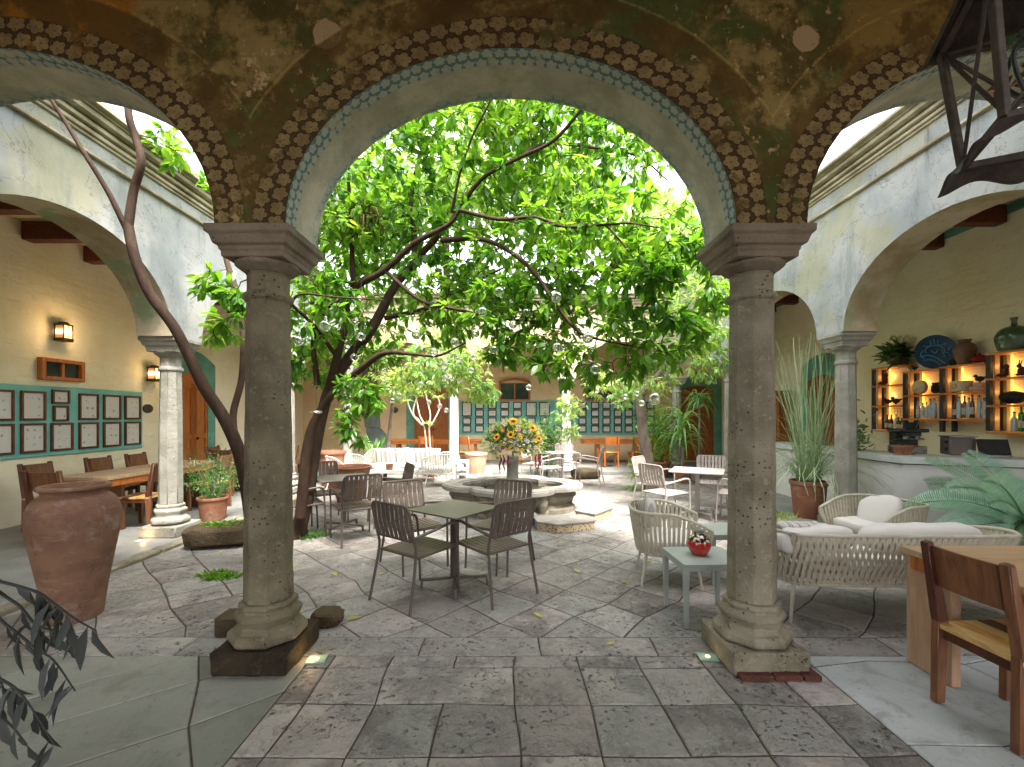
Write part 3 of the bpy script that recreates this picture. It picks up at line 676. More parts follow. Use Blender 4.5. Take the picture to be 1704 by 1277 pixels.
def rope_seat(name, cat, label, loc, rz, W, D, H, mr, mf, n_str, group, cross=False, seath=.40, pillows=(), slant=0.0):
    """shell open to -Y: top rail and seat rail joined by straps"""
    r = thing(name, label, cat, loc, rz, group)
    hw, hd = W / 2, D / 2; zt, zb = H, seath - .10
    def path(k, s):        # U-shaped path; s in 0..1
        # corner points of the U with rounding
        o = .0 if k == 'b' else .07; x = hw - .05 + o * .7; y = hd - .06 + o; f = -hd + (.06 if k == 'b' else .0)
        P_ = spline([(-x, f), (-x, f * .4), (-x, y - .2), (-x + .05, y - .07), (-x + .18, y), (0, y + .015), (x - .18, y), (x - .05, y - .07), (x, y - .2), (x, f * .4), (x, f)], 6)
        L = [0]
        for p, q in zip(P_, P_[1:]): L.append(L[-1] + math.dist(p, q))
        t = s * L[-1]
        for i in range(len(P_) - 1):
            if L[i + 1] >= t: u = (t - L[i]) / max(1e-9, L[i + 1] - L[i]); return P_[i] * (1 - u) + P_[i + 1] * u
        return P_[-1]
    def top(s):
        p = path('t', s); edge = min(s, 1 - s) / .5; z = zt - .13 * max(0, 1 - edge * 2.6) ** 1.5
        return Vector((p[0], p[1], z))
    def bot(s): p = path('b', s); return Vector((p[0], p[1], zb))
    tp = [top(k / 60) for k in range(61)]
    b = MB(); b.tube([bot(0) + Vector((0, 0, .0))] + [Vector((tp[0].x, tp[0].y - .0, tp[0].z - .05))] + tp + [Vector((tp[-1].x, tp[-1].y, tp[-1].z - .05))] + [bot(1)], .0145, 8); b.build('top_rail', mf, r)
    b = MB(); b.tube([bot(k / 60) for k in range(61)], .014, 8); b.tube([bot(0), bot(1)], .014, 8); b.build('seat_rail', mf, r)
    b = MB()
    for k in range(n_str):
        s = (k + .5) / n_str; s2 = s + (slant / n_str)
        def strap(sa, sb, off):
            a = top(min(max(sa, .005), .995)); c = bot(min(max(sb, .005), .995)); mid = (a + c) / 2; out = Vector((mid.x, mid.y, 0)).normalized() * off
            tang = (top(min(sa + .01, 1)) - top(max(sa - .01, 0))).normalized(); wv = .025
            vs = []
            for p, o in ((a + Vector((0, 0, .012)), 0.006), (mid, off), (c - Vector((0, 0, .012)), .006)):
                q = p + out.normalized() * o if out.length > 0 else p
                for i in (-1, 1): vs.append(q + tang * i * wv / 2)
            nn = out.normalized() * .004
            vs2 = [v + nn for v in vs] + [v - nn for v in vs]
            b.add(vs2, [(0, 1, 3, 2), (2, 3, 5, 4), (7, 6, 8, 9), (9, 8, 10, 11), (0, 2, 8, 6), (2, 4, 10, 8), (3, 1, 7, 9), (5, 3, 9, 11)])
        if cross and abs(s - .5) < .42: strap(s - .012, s + .012 + slant / n_str, .018); strap(s + .02, s - .02, .008)
        else: strap(s, s2, .012)
    b.build('woven_straps', mr, r, smooth=0)
    b = MB()
    for k in range(9): x = -hw + .1 + (W - .2) * k / 8; b.bar((x, -hd + .06, zb + .004), (x, hd - .09, zb + .004), .03, .006)
    b.build('seat_base', mf, r)
    for sx in (-1, 1):
        for sy in (-1, 1):
            b = MB(); x, y = sx * (hw - .12), sy * (hd - .12); b.tube([(x, y, zb + .005), (x + sx * .055, y + sy * .05, 0)], [.017, .011], 8); b.build('leg', mf, r)
    cushion((0, -.02, zb + .075), (W - .14, D - .14, .13), e=.3).build('seat_cushion', M['cushion'], r, smooth=60)
    return r
def pillow(name, label, c, d, rx, ry, rz, mat, group='loose pillows on the lounge seats', seed=1):
    o = cushion((0, 0, 0), d, e=.55, seed=seed).build(name, mat, smooth=60); o.location = c; o.rotation_euler = (R(rx), R(ry), R(rz)); return tag(o, label, 'pillow', group)
GL = 'rope lounge armchairs'
rope_seat('rope_armchair', 'armchair', 'beige rope armchair with its side to the camera left of the near right column', (1.56, 4.43, .003), 78, .72, .68, .70, M['rope'], M['frame_b'], 44, GL)
rope_seat('rope_armchair', 'armchair', 'beige rope armchair with a white pillow in front of the bar counter', (4.06, 4.95, .003), 282, .74, .70, .66, M['rope'], M['frame_b'], 44, GL)
rope_seat('rope_armchair', 'armchair', 'white rope armchair to the right of the white sofa', (-1.62, 10.2, .003), 262, .70, .68, .74, M['rope_w'], M['frame_w'], 30, GL)
rope_seat('rope_armchair', 'armchair', 'white rope armchair half hidden behind the wide clay bowl', (-3.62, 9.75, .003), 60, .70, .68, .72, M['rope_w'], M['frame_w'], 30, GL)
rope_seat('rope_sofa', 'sofa', 'beige rope sofa seen from behind to the right of the near right column', (3.04, 3.78, .003), 179, 1.84, .80, .70, M['rope'], M['frame_b'], 72, 'rope sofas', cross=True, slant=1.6)
rope_seat('rope_sofa', 'sofa', 'white rope sofa with striped back cushions at the back left', (-2.62, 10.9, .003), 0, 1.72, .78, .76, M['rope_w'], M['frame_w'], 60, 'rope sofas')
for k in range(3): pillow('striped_cushion', ['left striped back cushion of the white sofa', 'middle striped back cushion of the white sofa', 'right striped back cushion of the white sofa'][k], (-2.62 + (k - 1) * .49, 11.03, .60), (.50, .16, .40), 14, 0, 0, M['stripe'], seed=k)
pillow('pillow', 'crumpled white pillow in the armchair in front of the bar', (4.10, 4.95, .545), (.46, .12, .36), 24, 14, 104, M['cushion'], seed=5)
pillow('pillow', 'small grey pillow in the back of the left beige armchair', (1.40, 4.62, .60), (.36, .13, .30), 10, 20, 92, M['stripe2'], seed=6)
pillow('bolster', 'long white bolster at the right end of the beige sofa back', (3.22, 3.50, .66), (.98, .17, .21), 0, 0, 3, M['cushion'], seed=8)
pillow('pillow', 'flat white pillow behind the sofa rail next to the near right column', (2.40, 3.52, .635), (.62, .15, .20), 0, -4, 3, M['cushion'], seed=9)
pillow('pillow', 'striped pillow lying on the beige sofa seat back', (2.50, 3.72, .64), (.52, .20, .16), 0, 3, -4, M['stripe2'], seed=10)
M['sage'] = simple('sage powder coat', '#8d948c', '#9aa199', 4, .45, .1)
def low_table(name, label, x, y, rz, w_, d_, h, mat, taper=.045):
    r = thing(name, label, 'table', (x, y, .003), rz, 'low lounge tables'); b = MB(); b.prism(rrect(w_, d_, .03, 3), h - .012, h)
    b.build('tabletop', mat, r); b = MB()
    for s in (-1, 1): b.box((0, s * (d_ / 2 - .012), h - .032), (w_ - .06, .02, .038)); b.box((s * (w_ / 2 - .012), 0, h - .032), (.02, d_ - .06, .038))
    b.build('apron', mat, r)
    for sx in (-1, 1):
        for sy in (-1, 1): b = MB(); b.bar((sx * (w_ / 2 - .025), sy * (d_ / 2 - .025), h - .012), (sx * (w_ / 2 - .03), sy * (d_ / 2 - .03), 0), taper, taper, up=(0, 1, 0), w1=.028, h1=.028); b.build('leg', mat, r, bevel=.003)
    return r
low_table('side_table', 'sage side table carrying the red vase', 1.545, 3.58, 2, .50, .46, .49, M['sage'])
low_table('side_table', 'sage side table behind the one with the red vase', 2.13, 4.42, 2, .50, .46, .49, M['sage'])
low_table('coffee_table', 'long white coffee table in front of the white sofa', -2.55, 9.75, 0, .98, .5, .42, M['frame_w'])
low_table('side_table', 'small white side table right of the white rope armchair', -1.22, 11.0, 0, .36, .36, .5, M['frame_w'])

# ================================================================== wooden dining furniture
M['w1'] = m_wood('warm brown wood', '#54351f', '#6e462b', '#86583a', (6, 6, 1), .42, .15); M['w2'] = m_wood('dark wood', '#3a1d14', '#4f2a1c', '#5e3424', (6, 6, 1), .4, .15)
M['w3'] = m_wood('yellow striped wood', '#8a5c24', '#b98c42', '#d1ab64', (2, 14, 6), .42, .1); M['w4'] = m_wood('light seat wood', '#a8834e', '#c9a66a', '#6e4430', (2, 16, 6), .42, .1)
M['wtop'] = m_wood('pale brown tabletop', '#94785c', '#a88c6e', '#b89c7c', (1, 12, 6), .4, .15); M['wside'] = m_wood('pink brown plank', '#98755a', '#aa866a', '#b8967a', (8, 8, 1), .5, .05)
def make_wood_chair(label, loc, rz, group, mats=('w1', 'w2', 'w3', 'w4')):
    a, d, y_, s4 = [M[k] for k in mats]; r = thing('wooden_chair', label, 'chair', loc, rz, group); W = .43
    back = lambda z: .20 + max(0, z - .44) * .17
    for s in (-1, 1):
        x = s * (W / 2 - .022)
        b = MB(); b.bar((x, .215, 0), (x, .20, .46), .042, .05, up=(0, 1, 0), w1=.044, h1=.066); b.build('leg', a if s > 0 else a, r, bevel=.003)
        b = MB(); b.bar((x, .20, .46), (x, back(.90), .905), .044, .066, up=(0, 1, 0), w1=.044, h1=.036); b.bar((x + s * .025, .20 + .002, .45), (x + s * .025, back(.90), .90), .006, .05, up=(0, 1, 0), w1=.006, h1=.03); b.build('back_post', d if s > 0 else a, r, bevel=.003)
        b = MB(); b.bar((x, -.195, 0), (x, -.205, .425), .04, .045, up=(0, 1, 0), w1=.044, h1=.052); b.build('leg', a, r, bevel=.003)
        b = MB(); b.box((x, 0, .395), (.026, .36, .06)); b.build('side_rail', d, r, bevel=.002)
    for yy in (.195, -.20): b = MB(); b.box((0, yy, .395), (W - .09, .026, .06)); b.build('rail', d, r, bevel=.002)
    b = MB(); n = 5
    for k in range(n):
        yy = -.225 + .45 * (k + .5) / n; b.box((0, yy, .437 - .008 * math.sin(math.pi * (k + .5) / n)), (W, .45 / n - .001, .026), mi=(0, 1, 0, 2, 0)[k])
    b.build('seat', [s4, d, y_], r, bevel=.002)
    b = MB(); N = 8
    for k in range(N):
        x0, x1 = -.19 + .38 * k / N, -.19 + .38 * (k + 1) / N; f = lambda x: -.028 + .022 * (1 - (x / .19) ** 2)
        vs = []
        for x in (x0, x1):
            for z in (.66, .885):
                for o in (0, .018): vs.append((x, back(z) + f(x) + o, z))
        b.add(vs, [(0, 4, 6, 2), (5, 1, 3, 7), (2, 6, 7, 3), (0, 1, 5, 4), (0, 2, 3, 1), (4, 5, 7, 6)], mi=(1 if k == 0 else 0))
    b.build('backrest', [a, d], r, smooth=40); return r
GW = 'wooden dining chairs'
wp = make_wood_chair('wooden chair with a curved plank back nearest the camera at the right edge', (2.635, 2.33, .004), 93, GW)
ch = [(-5.52, 5.50, 182, 'wooden chair at the near end of the left gallery table, just above the urn'),
      (-6.30, 6.15, 90, 'wooden chair nearest the camera on the wall side of the left gallery table'),
      (-6.28, 7.05, 88, 'middle wooden chair on the wall side of the left gallery table'),
      (-6.26, 7.75, 92, 'farthest wooden chair on the wall side of the left gallery table'),
      (-5.15, 6.25, -88, 'wooden chair with its back to the column at the left gallery table'),
      (-5.05, 7.45, -90, 'wooden chair hidden behind the pale left column')]
for x, y, rz, lab in ch: dup(wp, (x, y, .058), rz, lab)
for x, y, rz, lab in [(-6.1, 9.5, 90, 'wooden chair on the wall side of the second gallery table'), (-5.0, 9.75, -84, 'wooden chair seen between the shrub and the leaning trunk'), (-5.6, 8.85, 180, 'wooden chair behind the potted shrub')]: dup(wp, (x, y, .058), rz, lab)
far_m = ('orange', 'w1', 'w3', 'w3')
wf_ = make_wood_chair('orange wooden chair at the far wall counter, left of the two under the right board', (2.92, 13.1, .101), 180, GW, far_m)
for x, y, rz, lab in [(3.72, 13.1, 184, 'orange wooden chair at the far wall counter left of the second tree trunk'), (4.35, 13.2, 176, 'orange wooden chair at the far wall counter behind the second tree trunk'), (-1.25, 13.1, 150, 'orange wooden chair beside the white far column'), (-2.5, 13.3, 182, 'orange wooden chair in front of the far wooden door')]: dup(wf_, (x, y, .101), rz, lab)
def plank_table(name, label, x0, x1, y0, y1, z0, h, panels, top, side, rz=0):
    cx, cy_ = (x0 + x1) / 2, (y0 + y1) / 2; r = thing(name, label, 'table', (cx, cy_, z0), rz, 'wooden tables'); w_, d_ = x1 - x0, y1 - y0
    b = MB(); n = 4
    if d_ > w_:
        for k in range(n): b.box((-w_ / 2 + w_ * (k + .5) / n, 0, h - .02), (w_ / n - .0015, d_, .04))
    else:
        for k in range(n): b.box((0, -d_ / 2 + d_ * (k + .5) / n, h - .02), (w_, d_ / n - .0015, .04))
    b.build('tabletop', top, r, bevel=.002)
    b = MB()
    for (px_, py_, sx, sy) in [(0, -d_ / 2 + .03, w_ - .12, .03), (0, d_ / 2 - .03, w_ - .12, .03), (-w_ / 2 + .03, 0, .03, d_ - .12), (w_ / 2 - .03, 0, .03, d_ - .12)]: b.box((px_, py_, h - .085), (sx, sy, .09))
    b.build('apron', M['orange'], r, bevel=.002)
    for (px_, py_, sx, sy) in panels: b = MB(); b.box((px_, py_, (h - .04) / 2), (sx, sy, h - .04)); b.build('leg', side, r, bevel=.004)
    return r
plank_table('dining_table', 'pale brown wooden table at the right edge in front of the near wooden chair', 2.58, 4.3, 1.9, 2.95, .004, .75, [(-.80, .36, .06, .30), (.80, .36, .06, .30), (-.80, -.42, .06, .16), (.80, -.42, .06, .16)], M['wtop'], M['wside'])
plank_table('dining_table', 'long pale brown wooden table in the left gallery', -5.92, -5.18, 5.72, 7.95, .057, .76, [(0, -.75, .5, .06), (0, .75, .5, .06)], M['wtop'], M['w1'])
plank_table('dining_table', 'wooden table in the left gallery behind the potted shrub', -5.85, -5.2, 9.0, 10.6, .057, .76, [(0, -.55, .45, .06), (0, .55, .45, .06)], M['wtop'], M['w1'])
plank_table('wall_counter', 'long narrow orange counter under the right green board', 2.2, 5.0, 13.6, 14.2, .1, .76, [(-.9, 0, .09, .4), (.3, 0, .09, .4), (1.25, 0, .09, .4)], M['orange'], M['orange'])
plank_table('wall_counter', 'long narrow orange counter behind the white sofa', -3.7, -.9, 13.6, 14.2, .1, .76, [(-1.2, 0, .08, .4), (1.2, 0, .08, .4)], M['orange'], M['orange'])
b = MB(); b.lathe([(.09, 0), (.10, .012), (.075, .03), (.02, .035)], 16); o = b.build('dish', M['black'], loc=(-5.5, 7.2, .819)); tag(o, 'small black dish on the left gallery table', 'dish')
# ================================================================== pots and vases
def m_clay(name, a, b, c, sp=.3):
    t = NT(name); P = t.obj(); n = t.noise(2.5, 6, .65, P); f = t.noise(22, 5, .7, P); x, y, z = t.sep(P); st = t.noise(5, 5, .65, t.vs(P, (.6, .6, 3.5)))
    col = t.mix(t.step(n, .35, .65), C(a), C(b)); col = t.mix(t.step(st, .55, .68) * .5, col, C(c)); col = t.mix(t.step(f, .6, .68) * .45, col, C('#2a1610')); dust = t.step(t.noise(3.4, 7, .72, P), .52, .66) * .35; col = t.mix(dust, col, C('#a8988a')); return t.done(col, .78, f + st * 2, .006, .5, spec=sp)
M['urn'] = m_clay('brown stained clay', '#80604a', '#66483a', '#957866'); M['terra'] = m_clay('terracotta', '#94644c', '#7f543e', '#a47c64'); M['terra_pale'] = m_clay('bleached terracotta', '#c39a80', '#b4826a', '#d2b6a4'); M['soil'] = simple('soil', '#2b2018', '#1c1510', 20, .95, .8, .01)
def pot(name, label, x, y, z, prof, mat, cat='pot', n=36, group=None, soil=None, bands=()):
    r = thing(name, label, cat, (x, y, z), 0, group); pts = spline(prof, 5) if len(prof) > 3 else prof
    b = MB(); b.lathe([tuple(p) for p in pts], n, cap=True); b.f.pop()
    ri, zi = pts[-1]; b2 = [(ri, zi), (ri - .02, zi - .004), (ri - .028, zi - .08), (ri - .03, zi - .14)]
    b.lathe(b2, n, cap=False); k = b2[-1]; b.lathe([(k[0] + .002, k[1]), (.002, k[1])], n, cap=False) if soil is None else None
    b.build('body', mat, r, smooth=50)
    if soil is not None: b = MB(); b.lathe([(ri - .024, zi - soil), (ri * .5, zi - soil + .015), (.003, zi - soil + .02)], n, cap=False); b.build('soil', M['soil'], r)
    return r
pot('clay_urn', 'very large brown clay urn in front of the left columns', -3.50, 3.57, .002, [(.165, 0), (.175, .012), (.205, .25), (.255, .55), (.287, .76), (.282, .86), (.25, .945), (.205, .985), (.197, 1.0), (.208, 1.022), (.226, 1.034), (.224, 1.056), (.206, 1.062)], M['urn'], 'urn', 56)
pot('planter_bowl', 'wide shallow clay bowl full of water behind the tree trunk', -2.90, 8.0, .002, [(.18, 0), (.20, .03), (.27, .3), (.34, .55), (.365, .66), (.385, .675), (.385, .70), (.365, .705)], M['terra'], 'bowl', 40, soil=.06)
pot('clay_pot', 'pale bleached clay pot on a round stone slab in front of the white far column', -.915, 11.72, .09, [(.20, 0), (.215, .01), (.25, .2), (.285, .47), (.30, .48), (.30, .53), (.285, .535)], M['terra_pale'], n=40, soil=.12)
b = MB(); b.lathe([(.42, 0), (.44, .02), (.44, .07), (.42, .088), (.0, .088)], 40, wob=.02); tag(b.build('stone_slab', M['stone_pale'], loc=(-.915, 11.55, .003)), 'round white stone slab under the pale clay pot', 'slab')
POT = [(.19, 0), (.20, .008), (.235, .4), (.245, .50), (.262, .505), (.262, .56), (.25, .565)]
pot('terracotta_pot', 'orange terracotta pot holding tall green reeds beside the pale column', 4.64, 6.93, .037, POT, M['terra'], soil=.05, group='potted plants')
pot('terracotta_pot', 'terracotta pot with a wiry shrub behind the pale left column', -4.46, 6.66, .056, [(.15, 0), (.16, .01), (.19, .26), (.195, .30), (.21, .305), (.21, .34), (.2, .345)], M['terra'], soil=.04, group='potted plants')
pot('terracotta_pot', 'terracotta pot with a climbing shrub behind the second tree trunk', 3.88, 11.6, .002, [(.19, 0), (.20, .008), (.26, .3), (.27, .36), (.295, .365), (.295, .41), (.28, .415)], M['terra'], soil=.05, group='potted plants')
pot('terracotta_pot', 'low terracotta pot under the hanging strap leaved plant', 4.12, 10.7, .002, [(.16, 0), (.17, .008), (.2, .2), (.205, .24), (.225, .245), (.225, .28), (.21, .285)], M['terra'], soil=.04, group='potted plants')
pot('terracotta_pot', 'tall orange terracotta pot seen between the tree trunks', -4.02, 10.0, .003, [(.18, 0), (.2, .008), (.24, .4), (.27, .74), (.295, .75), (.295, .81), (.275, .815)], M['terra'], soil=.05, group='potted plants')
pot('terracotta_pot', 'small terracotta pot on the white coffee table', -2.66, 9.75, .423, [(.06, 0), (.065, .004), (.078, .09), (.08, .10), (.088, .102), (.088, .125), (.08, .127)], M['terra'], soil=.02, group='potted plants')
pot('terracotta_pot', 'grey green fluted pot between the leaning trunks', -4.62, 10.9, .056, [(.15, 0), (.16, .008), (.18, .3), (.19, .6), (.2, .62), (.2, .66), (.19, .665)], M['tealdark'], soil=.05, group='potted plants')
pot('terracotta_pot', 'clay pot of the blue green cycad at the right edge', 5.35, 4.62, .037, [(.2, 0), (.22, .008), (.27, .25), (.28, .28), (.3, .285), (.3, .33), (.285, .335)], M['terra'], soil=.04, group='potted plants')
pot('terracotta_pot', 'clay pot of the branching plant at the lower left edge', -1.75, 1.02, .004, [(.2, 0), (.22, .008), (.25, .35), (.26, .4), (.28, .405), (.28, .45), (.265, .455)], M['terra'], soil=.04, group='potted plants')
pot('terracotta_pot', 'pot of the strap leaved plant behind the white sofa', -3.55, 11.6, .003, [(.16, 0), (.17, .008), (.2, .3), (.205, .34), (.22, .345), (.22, .38), (.21, .385)], M['terra'], soil=.04, group='potted plants')
pot('terracotta_pot', 'pot of the white branched plant behind the sofa', -2.05, 11.75, .003, [(.16, 0), (.17, .008), (.2, .3), (.205, .34), (.22, .345), (.22, .38), (.21, .385)], M['terra'], soil=.04, group='potted plants')
# red vase
def m_redvase():
    t = NT('red glazed vase'); x, y, z = t.sep(t.obj()); n = t.noise(30, 4, .7); f = t.vor(34)
    up = t.step(z + (t.noise(18, 3, .6) - .5) * .05, .105, .118); col = t.mix(t.step(f, .3, .5), C('#c9b79a'), C('#2e1c18')); red = t.mix(t.step(z, .05, .065), C('#a3382c'), C('#a01408'))
    return t.done(t.mix(up, red, col), .12, n, .001, .2, coat=.6)
r = thing('red_vase', 'round red glazed vase with a speckled shoulder on the sage side table', 'vase', (1.525, 3.60, .494))
b = MB(); b.lathe([tuple(p) for p in spline([(.045, 0), (.06, .006), (.085, .05), (.09, .09), (.075, .135), (.045, .158), (.038, .168), (.045, .178)], 5)], 32); b.build('body', m_redvase(), r, smooth=60)
b = MB(); b.lathe([(.036, .16), (.036, .1791), (0.001, .1791)], 24); b.build('mouth', M['black'], r)

# ================================================================== fountain
M['fount'] = m_stone('fountain stone', '#8a8374', '#6b6456', '#a39b8b', .4); M['fountw'] = m_stone('worn rim stone', '#98938b', '#7a766e', '#aea9a0', .2, .5)
M['water'] = NT('fountain water'); M['water'] = M['water'].done(C('#3c3a2c'), .04, M['water'].noise(12, 3, .5, M['water'].pos()), .003, .3)
def quatre(R0, lob, n=72, ph=0.0, sq=.86):
    out = []
    for k in range(n):
        a = 2 * math.pi * k / n; c_ = abs(math.cos(2 * (a + ph))); q = R0 * (1 + lob * (c_ ** .6 - .55)); out.append((q * math.cos(a), q * math.sin(a) * sq))
    return out
r = thing('stone_fountain', 'low lobed stone fountain basin in the middle of the courtyard', 'fountain', (.03, 7.72, 0)); r.scale = (.94, .94, 1)
def ring(b, outer, inner, z0, z1, mi=0):
    n = len(outer); vs = [(x, y, z) for L in (outer, inner) for z in (z0, z1) for x, y in L]; fs = []
    for i in range(n):
        j = (i + 1) % n; fs += [(i, j, n + j, i + n), (n + i, n + j, 3 * n + j, 3 * n + i), (3 * n + i, 3 * n + j, 2 * n + j, 2 * n + i), (j, i, 2 * n + i, 2 * n + j)]
    b.add(vs, fs, mi)
b = MB(); prof = [(1.03, 0), (1.03, .07), (.95, .09), (.93, .13), (1.0, .2), (1.05, .27), (1.0, .34), (1.02, .36)]
for (q0, z0), (q1, z1) in zip(prof, prof[1:]):
    A, B_ = quatre(q0, .26), quatre(q1, .26); n = len(A); b.add([(x, y, z0) for x, y in A] + [(x, y, z1) for x, y in B_], [(i, (i + 1) % n, n + (i + 1) % n, n + i) for i in range(n)])
A = quatre(.84, .26); b.add([(x, y, .16) for x, y in A] + [(x, y, .37) for x, y in A], [((i + 1) % 72, i, 72 + i, 72 + (i + 1) % 72) for i in range(72)])
b.build('basin', M['fount'], r, smooth=50)
b = MB(); ring(b, quatre(1.16, .26), quatre(.83, .26), .365, .435); ring(b, quatre(1.13, .26), quatre(.9, .26), .435, .452); b.build('rim', M['fountw'], r, smooth=30, bevel=.012)
b = MB(); A = quatre(.84, .26); b.add([(x, y, .33) for x, y in A], [tuple(range(72))]); b.build('water', M['water'], r, smooth=0)
b = MB()
for a in (-62, 58, 122, -118, 0, 180):
    x, y = 1.0 * math.cos(R(a)), .86 * math.sin(R(a)); b.lathe([(.10, 0), (.10, .05), (.075, .08), (.10, .17), (.115, .24), (.09, .33), (.13, .36)], 16, c=(x * 1.02, y * 1.02, 0))
b.build('baluster', M['fount'], r)
b = MB(); b.lathe([(.16, .10), (.15, .14), (.118, .2), (.112, .5), (.108, .86), (.118, .9), (.10, .91)], 10, a0=R(18)); b.build('pedestal', M['stone_pale'], r, bevel=.004)
def m_tile():
    t = NT('patterned tile'); x, y, z = t.sep(t.obj()); v = t.vor(34); col = t.mix(t.step(v, .3, .36), C('#3c3a44'), C('#b8a486')); return t.done(col, .3)
M['tile'] = m_tile(); M['bluetile'] = simple('blue tile', '#2f4f96', '#44649e', 20, .25, 0)
b = MB(); pl = [(-.42, .16), (-.38, -.20), (-.12, -.34), (.42, -.14), (.46, .05), (.30, .24)]
r2 = thing('fountain_step', 'low stone step with patterned tile edge in front of the fountain', 'step', (.76, 6.42, .003))
b.prism(pl, 0, .10); b.build('riser', M['tile'], r2); b = MB(); b.prism([(x * 1.04, y * 1.04) for x, y in pl], .101, .13); b.build('tread', M['fountw'], r2, bevel=.008)
for (x, y, rz, lab) in [(.10, 6.66, 8, 'narrow stone step with a blue tile edge left of the tiled step'), (1.32, 7.05, 50, 'small stone step at the right foot of the fountain')]:
    q = thing('fountain_step', lab, 'step', (x, y, .003), rz); b = MB(); b.box((0, 0, .05), (.55, .34, .10)); b.build('riser', M['bluetile'] if x < 1 else M['tile'], q); b = MB(); b.box((0, 0, .116), (.58, .37, .03)); b.build('tread', M['fountw'], q, bevel=.008)

# ================================================================== left wall: board, frames, lamps, plaque
M['frame_brown'] = m_wood('brown picture frame', '#3f2012', '#5c3019', '#6e3c22', (4, 4, 4), .5, .1); M['frame_black'] = simple('black brown frame', '#2a1d16', '#352419', 6, .5, .1)
def m_sheet():
    t = NT('sheet with small drawings'); P = t.obj(); x, y, z = t.sep(P); rn = t.rnd() * 40.0
    n = t.noise(26, 4, .7, t.comb(x + rn, y, z)); row = t.m('SINE', z * 55.0 + rn) ; colm = t.m('SINE', x * 70.0 + rn)
    ink = t.step(n, .56, .60) * t.step(row, .1, .5) * t.step(colm, -.3, .2); inside = t.step(t.m('ABSOLUTE', x), .105, .09)
    return t.done(t.mix(ink * inside * .85, C('#d3d0ca'), C('#4c4c50')), .35)
M['sheet'] = m_sheet()
fr_cache = {}
def framed(label, loc, face, w_, h, fm, t_=.03, group=None):
    key = (round(w_, 3), round(h, 3), fm); r = thing('framed_drawing', label, 'picture frame', loc, face, group)
    if key not in fr_cache:
        b = MB(); tk = t_
        for s in (-1, 1): b.box((s * (w_ / 2 - tk / 2), -.014, 0), (tk, .028, h)); b.box((0, -.014, s * (h / 2 - tk / 2)), (w_ - 2 * tk - .001, .028, tk))
        fo = b.build('frame', M[fm], r, bevel=.002 if fm == 'frame_brown' else 0); b = MB(); b.box((0, -.006, 0), (w_ - 2 * tk + .002, .008, h - 2 * tk + .002)); so = b.build('sheet', M['sheet'], r, smooth=0); fr_cache[key] = (fo, so)
    else:
        for o in fr_cache[key]: c = o.copy(); COL.objects.link(c); c.parent = r
    return r
bd = MB(); bd.box((-6.98, 6.75, 1.53), (.035, 3.32, 1.05)); tag(bd.build('picture_board', M['teal'], bevel=.006), 'long turquoise board with brown framed drawings on the left wall', 'board')
xw = -6.961
GF = 'framed drawings on the left turquoise board'
pos = ['at the left edge of the picture', 'first full column from the left', 'second column', 'third column', 'fourth column', 'last column next to the oval plaque']
for i, yc in enumerate([6.05, 6.475, 6.89, 7.325, 7.755, 8.175]):
    wd = .34 if i != 2 else .30
    if i != 2: framed('brown framed drawing in the upper row, ' + pos[i], (xw, yc, 1.755), 90, wd, .43, 'frame_brown', .032, GF)
    framed('brown framed drawing in the lower row, ' + pos[i], (xw, yc, 1.285), 90, .34, .43, 'frame_brown', .032, GF)
framed('small brown framed drawing, upper of the stacked pair', (xw, 6.87, 1.90), 90, .27, .215, 'frame_brown', .03, GF)
framed('small brown framed drawing, lower of the stacked pair', (xw, 6.87, 1.645), 90, .235, .24, 'frame_brown', .03, GF)
GF2 = 'small framed drawings on the far green boards'
for bi, (x0, x1) in enumerate(((-1.72, 1.74), (2.02, 4.86))):
    b = MB(); b.box(((x0 + x1) / 2, 14.98, 1.535), (x1 - x0, .035, 1.15)); tag(b.build('picture_board', M['teal']), 'green board with rows of small black frames on the far wall, ' + ('behind the flower arrangement' if bi == 0 else 'behind the wooden chairs'), 'board')
ordn = ['first', 'second', 'third', 'fourth', 'fifth', 'sixth', 'seventh', 'eighth', 'ninth']
rows4 = [1.945, 1.685, 1.42, 1.155]; rown = ['top row', 'second row', 'third row', 'bottom row']
def fcol(xc, spec, cn, board):
    for (k, (zc, hh, ww)) in enumerate(spec):
        rn_ = min(range(4), key=lambda q: abs(rows4[q] - zc)); framed('black framed drawing on the %s far board, %s, %s column from its left' % (board, rown[rn_], cn), (xc, 14.958, zc), 0, ww, hh, 'frame_black', .032, GF2)
S = [(z, .235, .29) for z in rows4]
specs = [[(1.815, .48, .33), S[2], S[3]], S, S, S, [S[0], S[1], S[2]], [(1.815, .48, .36), S[2]], [(1.815, .48, .36), S[2]], [S[3]]]
for i, (px_, sp) in enumerate(zip([777, 798, 819, 840, 861, 884, 906, 928], specs)): fcol((px_ - CX) * 14.96 / F, sp, ordn[i], 'left')
for i, px_ in enumerate([969, 990, 1009, 1028, 1046, 1064, 1082]): fcol((px_ - CX) * 14.96 / F, [(z, .235, .27) for z in rows4], ordn[i], 'right')
M['lampglass'] = NT('lit ribbed lamp glass'); tt = M['lampglass']; xx, yy, zz = tt.sep(tt.obj()); rb = tt.step(tt.m('SINE', xx * 420.0), -.2, .6)
g_ = tt.step(tt.m('ABSOLUTE', zz), .07, .0); M['lampglass'] = tt.done(C('#d8c7a0'), .3, emit=tt.mix(g_, C('#c98a4a'), C('#ffdfa8')), es=rb * .08 + g_ * .4 + .06)
M['brass'] = simple('aged brass', '#4f3c22', '#3a2c1a', 12, .4, .2, metal=.8)
